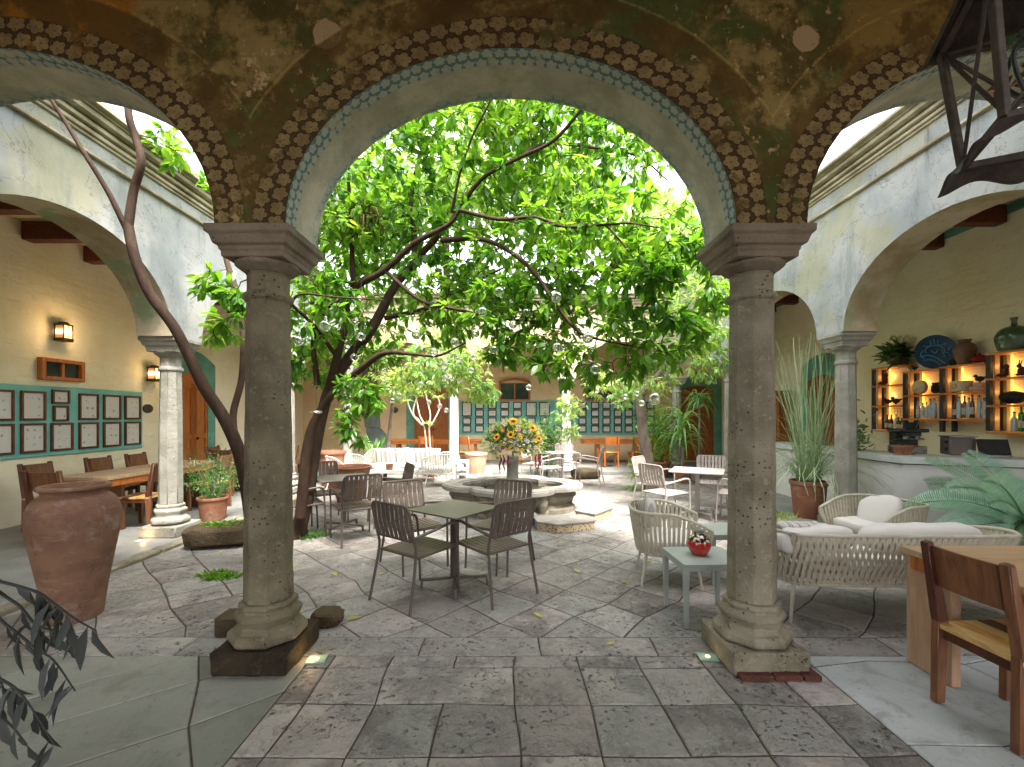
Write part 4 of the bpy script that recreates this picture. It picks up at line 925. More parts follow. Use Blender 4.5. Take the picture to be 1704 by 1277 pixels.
def sconce(label, x, y, z, face, s=1.0, power=5):
    r = thing('wall_lamp', label, 'lamp', (x, y, z), face, 'lit wall lamps'); W, H_ = .17 * s, .24 * s
    b = MB(); b.box((0, -.012, 0), (W * .7, .02, H_ * 1.25)); b.build('back_plate', M['brass'], r)
    b = MB(); b.box((0, -.02 - W / 2, 0), (W, W, H_), top=.92); b.build('glass', M['lampglass'], r, smooth=0)
    b = MB(); b.box((0, -.02 - W / 2, H_ / 2 + .012), (W * 1.12, W * 1.12, .022)); b.box((0, -.02 - W / 2, H_ / 2 + .04), (W * .8, W * .8, .035), top=.6); b.box((0, -.02 - W / 2, -H_ / 2 - .025), (W * 1.15, W * 1.15, .05))
    for sx in (-1, 1):
        for sy in (0, 1): b.box((sx * W / 2, -.02 - W * sy, 0), (.012, .012, H_ + .02))
    b.box((0, -.02 - W, 0), (.008, .008, H_)); b.build('cage', M['brass'], r, smooth=0)
    l = bpy.data.lights.new('lamp_light', 'POINT'); l.energy = power * .2; l.color = (1, .66, .32); l.shadow_soft_size = .05; o = bpy.data.objects.new('lamp_light', l); COL.objects.link(o)
    a = R(face); o.location = (x + math.sin(a) * .30, y - math.cos(a) * .30, z + .02); return r
sconce('lit brass wall lamp above the small window on the left wall', -6.985, 6.86, 2.90, 90, .8, 5)
sconce('lit brass wall lamp half hidden by the pale left column', -6.985, 8.6, 2.42, 90, .85, 4)
sconce('small lit wall lamp on the far wall beside the green door surround', (655 - CX) * 14.98 / F, 14.985, 2.42, 0, 1.2, 3)
M['plaque'] = simple('dark engraved plaque', '#3a2c26', '#57463c', 30, .6, .3)
def plaque(label, x, y, z, face, a, c):
    b = MB(); n = 28; rt = Matrix.Rotation(R(90), 4, 'X'); b.M = rt; b.lathe([(1, 0), (1, .02), (.92, .026), (.0, .026)], n); b.v = [(p[0] * a, p[1], p[2] * c) for p in b.v]
    o = b.build('oval_plaque', M['plaque'], loc=(x, y, z)); o.rotation_euler = (0, 0, R(face)); tag(o, label, 'plaque'); return o
plaque('dark oval plaque right of the left turquoise board', -6.995, 8.56, 1.745, 90, .115, .085)
plaque('dark oval plaque left of the far green door surround', (657 - CX) * 15 / F, 14.995, 1.79, 0, .12, .10)
def slab_wall(name, label, pts, d, y0, y1, mat, cat='relief'):
    P_ = [((px_ - CX) * d / F, EYE - (py_ - HY) * d / F) for px_, py_ in pts]; n = len(P_)
    b = MB(); b.add([(x, y0, z) for x, z in P_] + [(x, y1, z) for x, z in P_], [tuple(range(n - 1, -1, -1)), tuple(range(n, 2 * n))] + [(i, (i + 1) % n, n + (i + 1) % n, n + i) for i in range(n)])
    o = b.build(name, mat, smooth=20, bevel=.01); tag(o, label, cat); return o
slab_wall('stone_relief', 'rectangular grey stone tablet high on the far wall at the left', [(604, 641), (604, 612), (611, 604), (623, 604), (629, 612), (629, 641)], 15, 14.93, 14.998, M['stone'])
slab_wall('stone_relief', 'rounded grey stone tablet just under the rectangular one', [(603, 644), (633, 644), (634, 654), (627, 663), (611, 665), (605, 657)], 15, 14.93, 14.998, M['stone'])
M['slate'] = simple('grey slate', '#7d8583', '#6b7372', 5, .7, .4)
slab_wall('slate_figure', 'upper grey slate shape leaning on the far wall', [(608, 711), (606, 684), (618, 681), (631, 683), (634, 712)], 15, 14.94, 14.998, M['slate'])
slab_wall('slate_figure', 'lower grey slate shape standing on the far wall', [(612, 745), (610, 712), (634, 713), (643, 722), (645, 745), (640, 752), (622, 750)], 15, 14.93, 14.997, M['slate'])
# ================================================================== ground details
def planter_rock(name, label, c, d, rz, mat, cat='planter', seed=2):
    b = MB(); b.blob((0, 0, d[2] / 2), (d[0] / 2, d[1] / 2, d[2] / 2), 22, 10, e=.55, wob=.05, seed=seed); o = b.build(name, mat, smooth=25, loc=c); o.rotation_euler = (0, 0, R(rz)); return tag(o, label, cat)
M['rock'] = m_stone('rough rock', '#544836', '#3a3022', '#6c5f48', .6, .9, .03)
planter_rock('stone_trough', 'rough stone trough full of clover beside the pale left column', (-3.62, 5.55, 0), (.78, .46, .27), 14, M['rock'])
planter_rock('stone_trough', 'pale stone trough with grass behind the beige sofa', (3.62, 5.9, 0), (.8, .42, .26), -35, M['fount'], seed=4)
planter_rock('stone_trough', 'low stone block under the small far table', (1.9, 11.3, 0), (.75, .36, .26), 5, M['rock'], seed=6)
b = MB(); b.box((0, 0, .07), (.26, .18, .14)); tag(b.build('stone_block', M['rock'], loc=(-2.03, 3.32, .003), bevel=.01), 'small dark stone block behind the near left column', 'block')
b = MB(); b.blob((0, 0, .05), (.12, .09, .07), 14, 8, wob=.08, e=.7); tag(b.build('stone_block', M['rock'], loc=(-1.42, 3.45, .003)), 'broken stone lump right of the near left column', 'block')
M['platecol'] = simple('pale green plate', '#8fae9e', '#7f9e90', 10, .4, .1); M['led'] = NT('lit diode').done(C('#ffffff'), .3, emit=C('#ffd27a'), es=1.6)
for (x, y, rz, lab, pw) in ((-1.28, 2.93, 8, 'square floor light plate at the foot of the near left column', 1.2), (1.31, 2.96, -6, 'square floor light plate at the foot of the near right column', .1), (-4.60, 5.50, 0, 'round floor light in front of the pale left column plinth', 2.0)):
    z = .004 if x > -4 else .056
    r = thing('floor_light', lab, 'floor light', (x, y, z), rz, 'floor lights'); b = MB(); b.box((0, 0, .005), (.12, .09, .01)) if x > -4 else b.lathe([(.04, 0), (.04, .008), (.0, .008)], 16); b.build('plate', M['platecol'], r)
    b = MB(); b.lathe([(.014, .0102), (.014, .013), (.0, .013)], 14); b.build('diode', M['led'], r)
    l = bpy.data.lights.new('floor_spot', 'POINT'); l.energy = pw * .07; l.color = (1, .62, .25); l.shadow_soft_size = .02; o = bpy.data.objects.new('floor_spot', l); COL.objects.link(o); o.location = (x + (-.04 if x > -4 else 0), y + (0 if x > -4 else .06), z + .05)
# ================================================================== bar counter
r = thing('bar_counter', 'white plastered bar counter with a thick pale concrete top', 'counter', (5.4, 6.1, .036))
off = lambda P_: [(x - 5.4, y - 6.1) for x, y in P_]
def offset_path(P0, t):      # open path, offset to the left side
    out = []
    for i, p in enumerate(P0):
        n = Vector((0, 0))
        for a, b_ in ((i - 1, i), (i, i + 1)):
            if a < 0 or b_ >= len(P0): continue
            d = (Vector(P0[b_]) - Vector(P0[a])).normalized(); n += Vector((-d.y, d.x))
        n.normalize(); d = (Vector(P0[min(i + 1, len(P0) - 1)]) - Vector(P0[max(i - 1, 0)])).normalized(); k = t
        if 0 < i < len(P0) - 1: k = t / max(.5, n.dot(Vector((-(Vector(P0[i]) - Vector(P0[i - 1])).normalized().y, (Vector(P0[i]) - Vector(P0[i - 1])).normalized().x))))
        out.append((p[0] + n.x * k, p[1] + n.y * k))
    return out
path = [(5.37, 9.6), (5.37, 6.12), (7.08, 5.38)]
def strip_poly(b, P0, t0, t1, z0, z1):
    A, B_ = offset_path(P0, t0), offset_path(P0, t1); poly = off(A + B_[::-1]); n = len(poly)
    b.add([(x, y, z0) for x, y in poly] + [(x, y, z1) for x, y in poly], [tuple(range(n - 1, -1, -1)), tuple(range(n, 2 * n))] + [(i, (i + 1) % n, n + (i + 1) % n, n + i) for i in range(n)])
b = MB(); strip_poly(b, path, .05, .50, 0, .898); b.build('body', M['white'], r, smooth=0)
b = MB(); strip_poly(b, path, .07, .50, .899, .914); b.build('shadow_gap', M['black'], r, smooth=0)  # black band painted in for the shade under the top
b = MB(); strip_poly(b, path, 0, .60, .915, 1.01); b.build('top', M['counter'], r, bevel=.006)
CT = 1.047
# ================================================================== shelves
M['shelfw'] = m_wood('orange shelf board', '#a5602c', '#c57a3a', '#d48f4c', (6, 1, 6), .45, .1)
M['glow'] = NT('warm diode strip').done(C('#ffc864'), .5, emit=C('#ffb545'), es=.5)
M['mesh'] = simple('grey wire', '#77706a', None, 5, .5, 0)
WX = 7.08
def shelf_unit(label, y0, y1, boards, low_post=0):
    "y0 near end, y1 far end"
    zt, zb = boards[0], boards[-1]; r = thing('shelf_unit', label, 'shelf', (WX, (y0 + y1) / 2, 0), 0, 'lit wall shelves behind the bar'); L = y1 - y0; D = .27
    for z in boards: b = MB(); b.box((-D / 2, 0, z - .014), (D, L - .004, .028)); b.build('board', M['shelfw'], r, bevel=.002)
    for (xx) in (-D + .03, -.05): b = MB(); b.box((xx, L / 2 - .035, (zt + zb) / 2 - low_post / 2), (.045, .06, zt - zb - .03 + low_post)); b.build('post', M['black'], r, smooth=0)
    b = MB(); b.box((-.15, L / 2 - .05, (zt + zb) / 2), (.07, .01, zt - zb - .04)); b.build('upright', M['wtop'], r, smooth=0)
    b = MB(); b.box((-.012, L / 2 - .12, (zt + zb) / 2), (.012, .02, zt - zb - .06)); b.build('diode_strip', M['glow'], r, smooth=0)
    for za, zb_ in zip(boards, boards[1:]):
        l = bpy.data.lights.new('shelf_glow', 'POINT'); l.energy = .10; l.color = (1, .55, .15); l.shadow_soft_size = .03; o = bpy.data.objects.new('shelf_glow', l); COL.objects.link(o); o.location = (WX - .06, y1 - .16, (za + zb_) / 2)
    b = MB(); z0, z1 = boards[-1] + .03, boards[-2] - .05
    for k in range(9): yy = -L / 2 + .04 + (L - .2) * k / 8; b.box((-.006, yy, (z0 + z1) / 2), (.004, .004, z1 - z0))
    for k in range(7): b.box((-.01, -.04, z0 + (z1 - z0) * k / 6), (.004, L - .12, .004))
    b.build('wire_mesh', M['mesh'], r, smooth=0); return r
U = [('farthest lit wall shelf beside the pale column', 7.745, 8.41, [2.50, 2.165, 1.795, 1.336]), ('second lit wall shelf under the blue plate', 7.085, 7.74, [2.37, 1.96, 1.56]), ('third lit wall shelf under the clay jar', 6.395, 7.08, [2.385, 1.966, 1.56]), ('nearest lit wall shelf under the green glass demijohn', 5.70, 6.39, [2.50, 2.14, 1.76, 1.38])]
shelf_unit(*U[0]); shelf_unit(*U[1], .22); shelf_unit(*U[2], .22); shelf_unit(*U[3])
def Y(px_, X=6.9): return X * F / (px_ - CX)
def shelf_z(y, z):
    for u in U:
        if u[1] - .01 <= y <= u[2] + .01: return min(u[3], key=lambda q: abs(q - z))
    return z
# bottles
gl = {}
for nm, c, tr in (('green', '#2c4a20', .0), ('brown', '#3a1c10', .0), ('clear', '#a9b6ba', .0), ('amber', '#8a4a14', .0), ('blue', '#7f9cb4', .0), ('white', '#c9c4ba', .0), ('vivid', '#1c8a1c', .0), ('black', '#151515', .0)): gl[nm] = NT(nm + ' bottle glass').done(C(c), .1, coat=.5)
M['label'] = simple('paper label', '#c4b9a0', '#a59a80', 30, .6, 0)
def bottle(label, x, y, z, h, r0, col, lab=True, kind=0, s=1):
    o = thing('bottle', label, 'bottle', (x, y, z), 0, 'bottles on the bar shelves'); b = MB()
    pr = [(r0 * .96, 0), (r0, .006), (r0, h * .58), (r0 * .8, h * .68), (r0 * .36, h * .76), (r0 * .34, h * .93)] if kind == 0 else [(r0 * .96, 0), (r0, .006), (r0, h * .66), (r0 * .9, h * .72), (r0 * .4, h * .78), (r0 * .38, h * .93)]
    b.lathe(pr, 14); b.build('glass_body', gl[col], o)
    b = MB(); b.lathe([(r0 * .40, h * .93), (r0 * .40, h)], 10); b.build('cap', M['black'], o)
    if lab: b = MB(); b.lathe([(r0 * 1.03, h * .16), (r0 * 1.03, h * .46)], 14, cap=False); b.build('paper_label', M['label'], o)
rn = random.Random(5); names = {'brown': 'dark brown', 'green': 'dark green', 'clear': 'clear', 'amber': 'amber', 'blue': 'pale blue', 'white': 'white', 'vivid': 'bright green', 'black': 'black'}
def bottles(u, board_z, y0, y1, n, cols, where, h=.27, cnt=[0]):
    for k in range(n):
        y = y1 - (y1 - y0) * (k + .5) / n; c = cols[k % len(cols)]
        place = 'leftmost' if k == 0 else ('rightmost' if k == n - 1 else ordn[k] + ' from the left')
        bottle('%s bottle, %s on %s' % (names[c], place, where), WX - .14 + rn.uniform(-.03, .03), y, board_z, h * rn.uniform(.8, 1.08), .033 * rn.uniform(.85, 1.1), c, c != 'clear', k % 2)
bottles(0, 1.351, 7.80, 8.24, 7, ['brown', 'clear', 'brown', 'white', 'green', 'brown', 'amber'], 'the bottom board of the farthest shelf')
bottles(1, 1.575, 7.13, 7.58, 8, ['blue', 'white', 'clear', 'clear', 'blue', 'clear', 'clear', 'clear'], 'the bottom board of the second shelf', .30)
bottles(2, 1.575, 6.44, 6.95, 8, ['brown', 'clear', 'amber', 'clear', 'brown', 'clear', 'blue', 'white'], 'the bottom board of the third shelf', .33)
bottles(3, 1.395, 5.76, 6.2, 5, ['clear', 'vivid', 'black', 'clear'], 'the bottom board of the nearest shelf', .32)
# shelf objects
M['figurine'] = m_clay('painted clay', '#5c2c1c', '#3c1e16', '#7a4430'); M['dark_clay'] = m_clay('black clay', '#1c1a1a', '#2b2726', '#111111'); M['pale_clay'] = m_clay('painted pale clay', '#cdbb98', '#b8a480', '#a35c2c'); M['red_clay'] = m_clay('red pottery', '#8a2418', '#6c1c14', '#a84030')
def lathe_thing(name, label, cat, x, y, z, prof, mat, n=24, rz=0, rot=None, group=None):
    b = MB(); b.lathe([tuple(p) for p in spline(prof, 4)], n); o = b.build(name, mat, smooth=60, loc=(x, y, z)); o.rotation_euler = rot or (0, 0, 0); return tag(o, label, cat, group)
sx = WX - .15
lathe_thing('clay_jar', 'tall brown clay jar on top of the third shelf', 'jar', sx, Y(1602), 2.40, [(.075, 0), (.085, .01), (.115, .12), (.13, .22), (.11, .29), (.07, .325), (.065, .34), (.08, .355), (.08, .37)], M['urn'])
o = lathe_thing('demijohn', 'big green glass demijohn on top of the nearest shelf', 'bottle', sx, Y(1684), 2.515, [(.13, 0), (.16, .01), (.19, .14), (.185, .22), (.13, .30), (.05, .335), (.032, .36), (.030, .41), (.04, .43), (.04, .45)], NT('green bottle glass thick').done(C('#5d7a58'), .08, trans=.45, coat=.4), 32)
# blue plate with line drawing
q = thing('blue_plate', 'big blue plate painted with pale line figures on the second shelf', 'plate', (sx + .02, Y(1553), 2.655)); q.rotation_euler = (0, R(-8), R(24))
b = MB(); b.M = Matrix.Rotation(R(-90), 4, 'Y'); b.lathe([(.10, .0), (.27, .035), (.275, .045), (.265, .045), (.10, .014), (.001, .012)], 40); b.build('dish', simple('deep blue glaze', '#14375e', '#0e2a4c', 8, .2, 0), q, smooth=60)
b = MB(); rr_ = random.Random(11)
for st in ([(-.05, .19), (-.05, .12), (-.12, .05), (-.12, -.02)], [(.05, .19), (.05, .12), (.12, .06), (.12, 0)], [(-.15, .12), (-.08, .10), (0, .11), (.09, .10), (.16, .12)], [(-.18, -.04), (-.1, -.02), (-.14, -.1)], [(-.12, -.2), (-.02, -.1), (.1, -.04), (.2, -.06)], [(-.06, -.22), (.04, -.13), (.16, -.12)], [(.15, .04), (.19, -.02), (.15, -.09)], [(-.04, .04), (0, -.02), (.05, .03)], [(0, .21), (.0, .13)], [(-.20, .05), (-.16, .0)]):
    pts = [(-.033 - .02 * (y_ * y_ + z_ * z_) * 12, y_, z_) for y_, z_ in [tuple(p) for p in spline(st, 4)]]; b.tube(pts, .008, 5)
b.build('line_drawing', simple('pale blue line', '#4c94b4', None, 3, .3, 0), q)
b = MB(); b.box((-.0, 0, .05), (.05, .08, .02)); b.box((.0, .0, .0), (.1, .1, .03)); 
def figurine(name, label, cat, x, y, z, mat, kind, s=1.0):
    b = MB()
    if kind == 'bird':
        b.blob((0, 0, .05), (.03, .06, .035), 12, 8); b.blob((0, .055, .09), (.02, .024, .022), 10, 6); b.tube([(0, -.05, .06), (0, -.11, .075)], [.016, .004], 6); b.tube([(0, .0, 0), (0, 0, .03)], .012, 6); b.tube([(0, .075, .09), (0, .1, .085)], [.006, .001], 5)
    elif kind == 'rabbit':
        b.blob((0, 0, .07), (.04, .055, .07), 12, 8); b.blob((0, .04, .15), (.028, .033, .03), 10, 8)
        for s_ in (-1, 1): b.tube([(s_ * .012, .03, .17), (s_ * .02, .015, .235)], [.011, .005], 6)
        b.blob((0, .05, .02), (.03, .03, .02), 8, 6)
    elif kind == 'shoe':
        b.blob((0, 0, .03), (.03, .08, .026), 12, 8); b.tube([(0, -.045, .03), (0, -.05, .11)], [.028, .022], 8); b.blob((0, -.045, .14), (.03, .035, .04), 10, 6)
    elif kind == 'mask':
        b.blob((0, 0, .075), (.04, .065, .075), 14, 10, e=.7); b.blob((-.035, 0, .07), (.02, .014, .03), 8, 6); b.box((0, 0, .16), (.05, .09, .03))
    b.v = [(p[0] * s, p[1] * s, p[2] * s) for p in b.v]; o = b.build(name, mat, loc=(x, y, z), smooth=60); return tag(o, label, cat)
b = MB(); b.M = Matrix.Rotation(R(90), 4, 'Y'); b.lathe([(.095, -.04), (.115, -.03), (.115, .03), (.095, .04)], 28); tag(b.build('round_drum', M['pale_clay'], loc=(sx - .02, Y(1530), 2.09), smooth=40), 'round cream drum standing on edge on the second shelf', 'drum')
figurine('clay_mask', 'small black clay head beside the cream drum', 'figurine', sx, Y(1554), 1.975, M['dark_clay'], 'mask', 1.0)
q = thing('painted_drum', 'cream drum painted with an orange flower on the third shelf', 'drum', (sx, Y(1597), 1.981)); b = MB(); b.lathe([(.12, 0), (.125, .01), (.125, .15), (.12, .16)], 30); b.build('body', M['pale_clay'], q)
b = MB()
for k in range(6): a = k * math.pi / 3; b.blob((-.118, .02 * math.cos(a) * 1.4 - .01, .08 + .028 * math.sin(a)), (.012, .016, .012), 8, 6)
b.build('flower', simple('orange paint', '#b4581c', None, 3, .5, 0), q)
figurine('bird_figurine', 'small dark bird figure over the painted drum', 'figurine', sx, Y(1627), 2.102, M['dark_clay'], 'bird', 1.1)
b = MB(); b.box((0, 0, .03), (.1, .22, .06)); b.box((0, 0, .09), (.08, .12, .06)); tag(b.build('clay_stand', M['terra_pale'], loc=(sx, Y(1627), 1.981), bevel=.006), 'pale clay stand under the bird figure', 'stand')
lathe_thing('black_gourd', 'round black gourd vessel on the nearest shelf', 'vessel', sx, Y(1682), 1.775, [(.04, 0), (.09, .02), (.135, .08), (.12, .14), (.05, .17), (.015, .18)], M['dark_clay'])
figurine('rabbit_figurine', 'red clay rabbit on the second board of the nearest shelf', 'figurine', sx, Y(1697), 2.155, M['figurine'], 'rabbit', .9)
figurine('animal_figurine', 'brown clay animal next to the rabbit on the nearest shelf', 'figurine', sx, Y(1665), 2.155, M['figurine'], 'shoe', 1.0)
figurine('shoe_figurine', 'dark red clay boot on the farthest shelf', 'figurine', sx, Y(1467), 2.18, M['figurine'], 'shoe', 1.25)
figurine('bird_figurine', 'black clay bird on the middle board of the farthest shelf', 'figurine', sx, Y(1475), 1.81, M['dark_clay'], 'bird', 1.2)
figurine('bird_figurine', 'second black clay bird on the middle board of the farthest shelf', 'figurine', sx, Y(1488), 1.81, M['dark_clay'], 'bird', 1.3)
figurine('bird_figurine', 'tiny black bird left of the blue plate', 'figurine', sx, Y(1519), 2.385, M['dark_clay'], 'bird', .8)
lathe_thing('casserole', 'red lidded pot right of the clay jar', 'pot', sx, Y(1627), 2.40, [(.05, 0), (.085, .01), (.095, .06), (.09, .08), (.05, .105), (.015, .11), (.02, .125), (.005, .135)], M['red_clay'])
lathe_thing('pottery_cup', 'small black cup left of the clay jar', 'cup', sx, Y(1583), 2.40, [(.035, 0), (.04, .005), (.04, .08), (.036, .085)], M['dark_clay'])
# counter things
def cpos(px_, X): return X, X * F / (px_ - CX)
x, y = 5.66, 6.42
pot('terracotta_bowl', 'terracotta bowl of succulents on the corner of the bar counter', x, y, CT, [(.075, 0), (.08, .004), (.125, .10), (.13, .11), (.14, .112), (.14, .135), (.13, .137)], M['terra'], 'bowl', soil=.02)
M['steel'] = simple('steel', '#8d8d8d', '#6d6d6d', 10, .3, 0, metal=.8)
q = thing('espresso_machine', 'black and steel coffee machine on the bar counter', 'coffee machine', (5.95, 6.68, CT), -12)
b = MB(); b.box((0, 0, .06), (.34, .32, .11)); b.box((0, -.13, .035), (.32, .06, .03)); b.build('base', M['steel'], q, bevel=.01)
b = MB(); b.box((0, .08, .22), (.30, .16, .22)); b.box((0, -.02, .345), (.36, .34, .05)); b.box((0, -.06, .29), (.22, .16, .07)); b.build('body', M['black'], q, bevel=.012)
b = MB(); b.lathe([(.035, 0), (.035, .045)], 14, c=(-.07, -.1, .215)); b.lathe([(.035, 0), (.035, .045)], 14, c=(.07, -.1, .215)); b.bar((-.07, -.13, .235), (-.07, -.25, .225), .02, .02); b.bar((.07, -.13, .235), (.07, -.25, .225), .02, .02); b.build('portafilter', M['steel'], q)
b = MB(); b.lathe([(.05, 0), (.07, .03), (.085, .09), (.09, .095)], 20, c=(.05, 0, .37)); b.build('hopper', M['glassdark'], q)
q = thing('toaster', 'grey brown upright toaster on the bar counter', 'toaster', (6.38, 6.35, CT), -18)
b = MB(); b.box((0, 0, .135), (.30, .24, .25)); b.build('body', simple('taupe metal', '#5d524c', '#6c605a', 3, .4, 0), q, bevel=.015); b = MB(); b.box((0, 0, .27), (.32, .26, .02)); b.build('top_tray', M['steel'], q)
b = MB(); b.M = Matrix.Rotation(R(90), 4, 'Y'); b.lathe([(.02, 0), (.02, .02)], 12, c=(-.19, -.06, -.17)); b.lathe([(.02, 0), (.02, .02)], 12, c=(-.09, -.06, -.17)); b.build('knob', M['black'], q)
q = thing('till_screen', 'black till screen behind the fern leaves on the bar counter', 'screen', (6.55, 6.02, CT), -25); b = MB(); b.box((0, 0, .02), (.26, .22, .04)); b.build('base', M['steel'], q, bevel=.004); b = MB(); b.box((0, .03, .14), (.32, .02, .22), rot=Matrix.Rotation(R(-24), 3, 'X')); b.build('panel', M['black'], q, bevel=.004)
b = MB(); b.lathe([(.03, 0), (.032, .01), (.032, .13), (.02, .15), (.02, .17)], 14); tag(b.build('pepper_mill', M['wtop'], loc=(6.62, 6.2, CT)), 'small wooden mill right of the toaster', 'mill')
# red board seen behind the right columns
q = thing('market_cabinet', 'orange wooden cabinet seen between the right columns', 'cabinet', (6.85, 11.55, .036), -90); b = MB(); b.box((0, 0, 1.1), (1.0, .4, 2.2)); b.build('body', M['doorwood'], q, bevel=.01)
for k in range(2):
    for zc, hc in ((1.62, .6), (.5, .7)): b = MB(); b.box((-.24 + .48 * k, -.206, zc), (.42, .012, hc)); b.build('door', M['orange'], q, bevel=.006)
b = MB(); b.box((-.2, -.216, 1.05), (.3, .01, .34)); b.box((.22, -.216, 1.05), (.3, .01, .34)); b.build('pinned_sheet', M['label'], q)

# ================================================================== lantern
M['lwood'] = m_wood('grey brown lantern wood', '#2f2824', '#42382f', '#54483f', (5, 5, 5), .65, 0)
LC = Vector((1.875, 1.545, 0)); r = thing('hanging_lantern', 'big wooden lantern with crossed bars hanging at the top right', 'lantern', (LC.x, LC.y, 2.61), 0)
zt, zb = .51, 0.0; ang = math.atan2(.87, .48)
def corner(half, k, z): a = ang + math.pi / 4 + k * math.pi / 2 + math.pi; return Vector((half * math.sqrt(2) * math.cos(a), half * math.sqrt(2) * math.sin(a), z))
ht, hb = .222, .173
T = [corner(ht, k, zt) for k in range(4)]; B4 = [corner(hb, k, zb) for k in range(4)]
for k in range(4): b = MB(); b.bar(B4[k], T[k], .026, .026, up=(1, 0, 0)); b.build('post', M['lwood'], r, bevel=.003)
for Q4, hh in ((B4, .028), (T, .024)):
    b = MB()
    for k in range(4): b.bar(Q4[k], Q4[(k + 1) % 4], .024, hh)
    b.build('frame', M['lwood'], r, bevel=.003)
b = MB()
for k in range(4):
    l = (k + 1) % 4; b.bar(B4[k] * .99 + Vector((0, 0, .01)), T[l] * .99, .012, .012, up=(0, 0, 1)); b.bar(B4[l] * .965 + Vector((0, 0, .01)), T[k] * .965, .012, .012, up=(0, 0, 1))
b.build('cross_bar', M['lwood'], r, bevel=.002)
b = MB(); E4 = [corner(ht + .045, k, zt - .0) for k in range(4)]; A4 = [corner(.05, k, zt + .34) for k in range(4)]
for k in range(4):
    l = (k + 1) % 4; n0 = (E4[k] + E4[l] + A4[k] + A4[l]) / 4 - Vector((0, 0, zt)); n0 = Vector((n0.x, n0.y, .25)).normalized() * .016
    vs = [E4[k], E4[l], A4[l], A4[k]]; vs = vs + [v - n0 for v in vs]; b.add(vs, [(0, 1, 2, 3), (7, 6, 5, 4), (0, 4, 5, 1), (1, 5, 6, 2), (2, 6, 7, 3), (3, 7, 4, 0)])
b.box((0, 0, zt + .36), (.14, .14, .05)); b.build('roof', M['lwood'], r, smooth=0)
b = MB(); S0 = [corner(hb + .02, k, -.012) for k in range(4)]
for k in range(4):
    p, q_ = S0[k], S0[(k + 1) % 4]; o1, o2 = corner(hb + .06, k, 0), corner(hb + .06, (k + 1) % 4, 0); d = (q_ - p); n0 = Vector((d.y, -d.x, 0)).normalized(); n0 = n0 if n0.dot((p + q_) / 2) > 0 else -n0; N = 32; vs = []
    for i in range(N + 1):
        u = i / N; base = p + d * u; dep = .062 + .020 * math.cos(u * math.pi * 4); ob = o1 + (o2 - o1) * u
        vs += [base, ob - Vector((0, 0, dep)), ob - Vector((0, 0, dep)) - n0 * .012, base - n0 * .014]
    fs = []
    for i in range(N):
        for a_ in range(4): fs.append((4 * i + a_, 4 * i + (a_ + 1) % 4, 4 * i + 4 + (a_ + 1) % 4, 4 * i + 4 + a_))
    b.add(vs, fs)
b.build('scalloped_skirt', M['lwood'], r, smooth=30)
b = MB(); b.lathe([(.006, 0), (.006, .9)], 8, c=(0, 0, zt + .38)); b.build('hanging_rod', M['black'], r)
b = MB()
for k in range(5):
    a = k * 1.3; b.tube(spline([(0, 0, -.0), (.05 * math.cos(a), .05 * math.sin(a), .12), (.12 * math.cos(a + .5), .12 * math.sin(a + .5), .2 + .04 * k), (.09 * math.cos(a + 1.5), .09 * math.sin(a + 1.5), .3 + .02 * k)], 5), .007, 6)
b.build('iron_stem', simple('green black iron', '#26332c', '#1c2420', 8, .5, .2), r)
TF = simple('red tin', '#8a3a24', '#6c2c1c', 8, .5, .2); TL = simple('green tin', '#3f6a44', '#2e5034', 8, .5, .2)
for k in range(8):
    b = MB()
    a = k * 2.4; c_ = Vector((.10 * math.cos(a), .10 * math.sin(a), .16 + .035 * k))
    for j in range(5):
        a2 = j * 1.257; b.add([c_, c_ + Vector((.045 * math.cos(a2 - .4), .045 * math.sin(a2 - .4), .02)), c_ + Vector((.07 * math.cos(a2), .07 * math.sin(a2), -.005)), c_ + Vector((.045 * math.cos(a2 + .4), .045 * math.sin(a2 + .4), .02))], [(0, 1, 2, 3)])
    b.build('tin_flower' if k % 2 else 'tin_leaf', TF if k % 2 else TL, r, smooth=0)
# ================================================================== leaves
def m_leaf(name, a, b, c, tr, w=.42, rough=.32, spec=.5):
    t = NT(name); q = t.attr('tint'); r, g, b_ = t.sep(q)
    col = t.ramp(r, [(0, C(a)), (.5, C(b)), (1, C(c))]); return t.done(col, rough, spec=spec, transl=(t.mix(r, C(tr[0]), C(tr[1])), w))
M['leaf'] = m_leaf('glossy green leaf', '#335c1a', '#4c7c24', '#7a9e3a', ('#4c8c12', '#a0c834'), .5, .3); M['leaf2'] = m_leaf('pale green leaf', '#5c8850', '#7ca060', '#96ac52', ('#a4cc62', '#d2de70'), .5)
M['leaf3'] = m_leaf('dark blue green leaf', '#2c4a2a', '#3f6236', '#587a44', ('#6aa040', '#8cb850'), .35); M['frond'] = m_leaf('blue green frond', '#8cb4a0', '#a8ccb8', '#c4dccc', ('#7fb070', '#a8cf90'), .3)
M['strap'] = m_leaf('strap leaf', '#3d6b34', '#5a8a48', '#86ac66', ('#8cc050', '#b0d46c'), .4); M['dusky_leaf'] = m_leaf('dusky purple leaf', '#343634', '#4a4d4b', '#6a6c6b', ('#40463a', '#5c6250'), .15, .6, .2)  # last one: dark grey leaf of the drooping plant
M['reed'] = m_leaf('green reed', '#6b8a60', '#90a87c', '#b8c6a2', ('#7fa060', '#a8c084'), .2, .5); M['fallen'] = m_leaf('fallen yellow leaf', '#8f962a', '#b4b23c', '#9a8a34', ('#b0b840', '#d0c84c'), .3)
def m_bark(name, a, b, c):
    t = NT(name); P = t.obj(); n = t.noise(6, 6, .65, t.vs(P, (2, 2, .6))); f = t.noise(40, 5, .7, P); col = t.mix(t.step(n, .35, .65), C(a), C(b)); col = t.mix(t.step(f, .55, .7) * .5, col, C(c)); return t.done(col, .8, f + n * 2, .008, .7, spec=.2)
